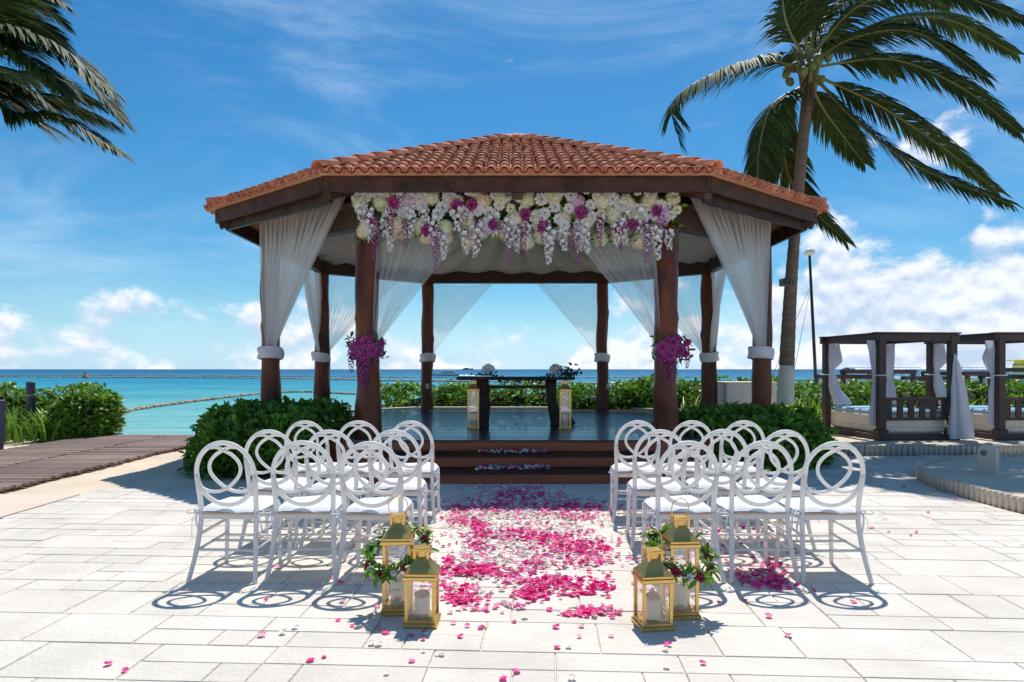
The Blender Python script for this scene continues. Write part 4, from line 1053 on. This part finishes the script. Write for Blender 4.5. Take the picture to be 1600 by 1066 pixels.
q = MB(); q.prism([(x, y) for x, y, z in smooth_path([(9.5, 10.27, 0), (8, 10.12, 0), (6.62, 9.87, 0), (5.59, 9.23, 0), (5.12, 8.3, 0), (5.02, 7.2, 0), (5.14, 6.2, 0), (5.63, 5.33, 0), (6.6, 4.74, 0), (9.5, 4.6, 0)], 40)], .0, .125); tag(q.build('planter_soil', 'sand'), kind='structure')
q = MB(); q.prism([(4.6, 11.40), (5.6, 11.29), (7, 11.24), (9, 11.39), (11, 11.54), (13.5, 11.74), (22, 12.2), (22, 16.2), (5.2, 16.2), (4.9, 13)], -.05, .14); tag(q.build('daybed_terrace', 'sand'), kind='structure')
e = empty('bollard_light', (5.93, 8.5, .12), 'beige bollard light with rounded top in the sand planter', 'light')
q = MB(); prof = [(-.10, 0), (.10, 0), (.10, .27)]+[(.10*math.cos(R(a)), .27+.09*math.sin(R(a))) for a in (30, 60, 90, 120, 150)]+[(-.10, .27)]
V = [(x, -.06, z) for x, z in prof]+[(x, .06, z) for x, z in prof]; n = len(prof)
q.add(V, [tuple(range(n)), tuple(range(2*n-1, n-1, -1))]+[(i, i+n, (i+1) % n+n, (i+1) % n) for i in range(n)]); q.build('body', 'beige_metal', e); e.rotation_euler.z = R(-50)
q = MB(); q.tube([(-.03, -.055, .26), (-.03, -.075, .26)], .035, 14); q.build('lens', 'grey_plastic', e)

# ------------------------------------------------------------------ daybeds
def hang(bm, c, prof, amp=.3, n=28, seed=0, sq=(1, .55)):
    """gathered hanging cloth: prof = [(z, radius, dx, dy)]"""
    V = []; k = 0; zz = []
    for i in range(len(prof)-1):
        for t in (0, .25, .5, .75): 
            a, b_ = prof[i], prof[i+1]; s = t*t*(3-2*t); zz.append(tuple(a[q]+(b_[q]-a[q])*(t if q == 0 else s) for q in range(4)))
    zz.append(prof[-1])
    for (z, r_, dx, dy) in zz:
        for j in range(n):
            a = 2*math.pi*j/n; rr = r_*(1+amp*math.sin(a*5+seed+z*1.2)+amp*.4*math.sin(a*9+seed*2))
            V.append((c[0]+dx+rr*math.cos(a)*sq[0], c[1]+dy+rr*math.sin(a)*sq[1], z))
    bm.add(V, [(i*n+j, i*n+(j+1) % n, (i+1)*n+(j+1) % n, (i+1)*n+j) for i in range(len(zz)-1) for j in range(n)], 0, True)
def daybed():
    e = empty('daybed', (0, 0, 0), 'x', 'daybed', 'curtained daybeds'); w, d, h = 1.37, 1.75, 1.90; pw = .125; wd = 'daybedwood'
    for x in (0, w):
        for y in (0, d):
            q = MB(); q.bbox((x, y, h/2), (pw, pw, h), .008)
            if y == 0: q.bbox((x, y, .10), (pw+.06, pw+.06, .2), .01)
            q.build('post', wd, e)
    for y in (-.0, d):
        q = MB(); q.bbox((w/2, y, h-.045), (w+.24, .10, .12), .008); q.bbox((w/2, y, h+.032), (w+.26, .14, .028), .005); q.build('beam', wd, e)
    for x in (0, w):
        q = MB(); q.bbox((x, d/2, h-.043), (.098, d-.11, .116), .008); q.bbox((x, d/2, h+.030), (.138, d-.15, .028), .005); q.build('beam', wd, e)
    for k in range(5):
        q = MB(); q.bbox((w/2, d*(k+1)/6, h-.02), (w-.12, .04, .07), .005); q.build('roof_slat', wd, e)
    q = MB(); q.box((w/2, d/2, .05), (w+.1, d+.1, .10)); q.build('plinth', wd, e)
    q = MB(); q.bbox((w/2, d/2+.02, .29), (w-.13, d-.10, .38), .05); q.bbox((w/2, d/2-.0, .23), (w-.11, d-.12, .03), .01); q.build('bed_base', 'vinyl', e)
    q = MB(); q.bbox((w/2, d/2+.02, .50), (w-.17, d-.16, .06), .03); q.build('mattress', 'mattress', e)
    for z, hh in ((.745, .055), (.385, .06)):
        q = MB(); q.bbox((w/2, 0, z), (w-pw, .05, hh), .006); q.build('rail', wd, e)
    for k in range(6):
        q = MB(); q.bbox((pw/2+.085+(w-pw-.17)*k/5, 0, .565), (.115, .028, .305), .004); q.build('slat', wd, e)
    tie = .95
    for i, (x, y, prof) in enumerate(((.0, d, [(h-.1, .10, .10, -.10), (1.45, .13, .12, -.10), (tie+.3, .05, .06, -.08), (.95, .10, .10, -.1), (.56, .16, .24, -.18)]),
                      (.0, 0, [(h-.1, .09, -.10, .10), (1.5, .08, -.06, .10), (tie+.2, .045, -.06, .08), (.9, .07, -.05, .08), (.25, .08, -.06, .1)]),
                      (w, d, [(h-.1, .10, -.08, -.10), (1.5, .14, -.14, -.10), (tie+.15, .05, -.05, -.09), (.85, .09, -.06, -.1), (.56, .10, -.04, -.1)]),
                      (w, 0, [(h-.35, .02, -.02, -.10), (1.3, .06, .0, -.11), (.8, .12, .03, -.12), (.03, .20, .06, -.12)]))):
        q = MB(); hang(q, (x, y), prof, .28, seed=i); cu = q.build('curtain', 'cotton', e)
        if i < 3:
            q = MB(); z = tie+.22 if i != 2 else tie+.15; q.tube([(x+.10*math.cos(a)*1.1, y+.10*math.sin(a)*1.1, z) for a in [2*math.pi*t/14 for t in range(14)]], .012, 5, closed=True); q.build('curtain_tie', 'ribbon', cu)
    return e
db = daybed(); skew = .10
spots = [(6.62, 12.25, .14, 'brown daybed with white curtains closest to the gazebo and palm'), (8.79, 12.3, .14, 'brown daybed with white curtains next along the terrace from the one by the palm'),
         (11.0, 12.4, .14, 'third brown daybed along the terrace')]
far_ = [(1318, 25), (1384, 23.5), (1440, 25.5), (1512, 24), (1585, 25), (1630, 23)]
for k, (x, y, z, l_) in enumerate(spots):
    o = db if k == 0 else tree_copy(db); o.location = (x, y, z); o.rotation_euler.z = skew; o['label'] = l_
for k, (px, d) in enumerate(far_):
    o = tree_copy(db); x = (px-800)*d/F; o.location = (x, d, gz(x, d)-.02); o.rotation_euler.z = (.1, .4, -.2, .3, 0, .2)[k]; o['label'] = 'dark curtained daybed down on the beach beyond the hedge'; o['group'] = 'daybeds on the beach beyond the hedge'

# ------------------------------------------------------------------ sea things
def boom(pts, step, r_, label, cap=290):
    e = empty('floating_boom', pts[0], label, 'boom'); path = smooth_path(pts, 600); o0 = Vector(pts[0])
    q = MB(); q.tube([(-step*.46, 0, 0), (-step*.3, 0, 0), (step*.3, 0, 0), (step*.46, 0, 0)], [r_*.6, r_, r_, r_*.6], 7); me = q.mesh('float', 'boom'); acc = 0
    for i in range(1, len(path)):
        d = path[i]-path[i-1]; acc += d.length
        if acc >= step:
            acc -= step; o = link('float', me, e); o.location = path[i]-o0+Vector((random.uniform(-.04, .04), random.uniform(-.05, .05), random.uniform(-.02, .04))); o.rotation_euler = (0, random.uniform(-.05, .05), math.atan2(d.y, d.x)+random.uniform(-.12, .12))
    return e
def SP(px, py): return G(px, py, SEA)+Vector((0, 0, .06))
boom([SP(150, 655), SP(215, 641), SP(300, 629), SP(400, 617), SP(470, 613.5), SP(557, 617), SP(650, 620)], .55, .10, 'near floating rope boom curving across the shallow water')
boom([SP(-900, 586), SP(-300, 588), SP(130, 590), SP(420, 592), SP(640, 596), SP(800, 598), SP(960, 600), SP(1200, 596), SP(1500, 592)], 2.3, .22, 'far straight floating boom closing off the swimming water')
boom([SP(-700, 585), SP(-100, 586.5), SP(200, 587.5), SP(480, 589), SP(760, 591), SP(1100, 590)], 2.6, .2, 'farthest floating boom line before the open sea')
e = empty('buoy', SP(133, 591), 'orange conical buoy beyond the far boom', 'buoy'); q = MB(); q.lathe([(.5, -.2), (.75, .05), (.7, .3), (.25, .7), (.16, 1.3), (.02, 1.9)], n=12); q.build('body', 'buoy', e); q = MB(); q.lathe([(.18, 1.25), (.22, 1.3), (.18, 1.38)], n=10); q.build('lamp', 'black_metal', e)
def boat(name, loc, rz, L_, Bm, H_, label, cabin='boat_white', hullm='boat_white', decks=1, group=None):
    e = empty(name, loc, label, 'boat', group, rz); q = MB(); pts = []
    for i in range(15):
        t = i/14; w = Bm/2*(1-max(0, (t-.55)/.45)**2.2) if t < 1 else .02; sh = H_*(1+.35*t*t)
        for (k, zz) in ((-1, sh), (-.85, sh*.4), (-.35, -.3), (.35, -.3), (.85, sh*.4), (1, sh)): pts.append((L_*(t-.5)+(.12*L_*(zz/sh) if t > .9 else 0), k*w, zz))
    q.grid(pts, 15, 6); q.add([pts[k] for k in range(6)], [(0, 1, 2, 3, 4, 5)]); q.add([pts[i*6] for i in range(15)]+[pts[i*6+5] for i in range(14, -1, -1)], [tuple(range(30))]); q.build('hull', hullm, e)
    z = H_
    for dk in range(decks):
        l_ = L_*(.52-.13*dk); x0 = -L_*.06-dk*L_*.04; hh = H_*.9 if decks == 1 else 1.7
        q = MB(); q.box((x0, 0, z+hh/2), (l_, Bm*(.72-.1*dk), hh), taper=.9); q.build('cabin', cabin, e)
        nw = max(3, int(l_/1.4)); q = MB(); q.bbox((x0, 0, z+hh*.62), (l_*.93, Bm*(.715-.1*dk), hh*.34), .05); q.build('window_band', 'boat_glass', e)
        q = MB(); q.bbox((x0-.02*L_, 0, z+hh+.06), (l_*1.12, Bm*(.8-.1*dk), .14), .05); q.build('roof', cabin, e); z += hh+.12
    q = MB(); q.tube([(-L_*.1, 0, z), (-L_*.1, 0, z+H_*1.2)], .04, 6)
    for k in (-1, 1): q.tube([(-L_*.3, k*Bm*.3, z), (-L_*.3, k*Bm*.3, z+.7), (L_*.12, k*Bm*.3, z+.7), (L_*.12, k*Bm*.3, z)], .03, 5)
    q.build('mast_and_rails', 'boat_white', e); return e
boat('ferry', (62, 78, SEA), R(165), 19, 5.2, 1.5, 'yellow and white passenger ferry moored beyond the hedge', 'boat_yellow', 'boat_white', 2)
s_ = boat('speedboat', tuple(SP(697, 588)), R(185), 8.5, 2.5, .8, 'small white speedboat under way with a foaming wake')
q = MB(); pts = []
for i in range(24):
    t = i/23
    for k in (-1, -.5, 0, .5, 1): pts.append((s_.location.x+2+t*17, s_.location.y+.3+k*(.8+1.8*t)+.3*math.sin(i*1.7), SEA+.04+.55*math.sin(math.pi*min(t*1.6+.15, 1))*(1-abs(k)*.6)*(.7+.3*math.sin(i*2.3+k*3))))
q.grid(pts, 24, 5); o = q.build('boat_wake', 'foam'); tag(o, 'white foam wake trailing behind the speedboat', 'wake', kind='stuff')
for k, (px, d, L_) in enumerate(((1345, 46, 7), (1410, 52, 8), (1490, 50, 7))):
    boat('moored_boat', ((px-800)*d/F, d, SEA), R((170, 10, 190)[k]), L_, 2.3, .8, 'small white boat moored off the beach beyond the daybeds', group='boats moored off the beach')
for k, (px, d) in enumerate(((868, 2600), (730, 3000), (1325, 2500))):
    boat('ship', ((px-800)*d/F, d, SEA), 0, 46, 9, 4, 'distant grey ship on the horizon', 'hull_far', 'hull_far', 2, 'ships on the horizon')
# beached sailing catamaran: only the mast rises over the hedge
sx, sy = (1277-800)*21/F, 21.0; gz0 = gz(sx, sy)-.02
e = empty('catamaran', (sx, sy, gz0), 'beached catamaran behind the hedge with a tall dark mast', 'boat')
for k in (-1, 1):
    q = MB(); q.tube([(-2.2, k*1.1, .25), (-1, k*1.1, .18), (1.2, k*1.1, .2), (2.3, k*1.1, .42)], [.12, .2, .18, .03], 10); q.build('hull', 'boat_white', e)
q = MB(); q.box((0, 0, .45), (1.8, 2.1, .03)); q.build('trampoline', 'black_metal', e)
for x in (-.9, .9):
    q = MB(); q.tube([(x, -1.15, .43), (x, 1.15, .43)], .04, 8); q.build('crossbeam', 'black_metal', e)
top = P(1265, 398, 21)-Vector((sx, sy, gz0))
q = MB(); q.tube([(0, 0, .4), (top.x*.5, 0, (top.z+.4)/2), tuple(top)], [.055, .05, .04], 8); q.build('mast', 'black_metal', e)
q = MB(); q.lathe([(.05, -.03), (.15, .0), (.17, .07), (.14, .15), (.03, .18)], tuple(top), 12); q.build('mast_float', 'boat_white', e)
for k in (-1, 1):
    q = MB(); q.tube([tuple(top*.82), (-1.4, k*1.1, .35)], .008, 4); q.build('stay', 'grey_plastic', e)
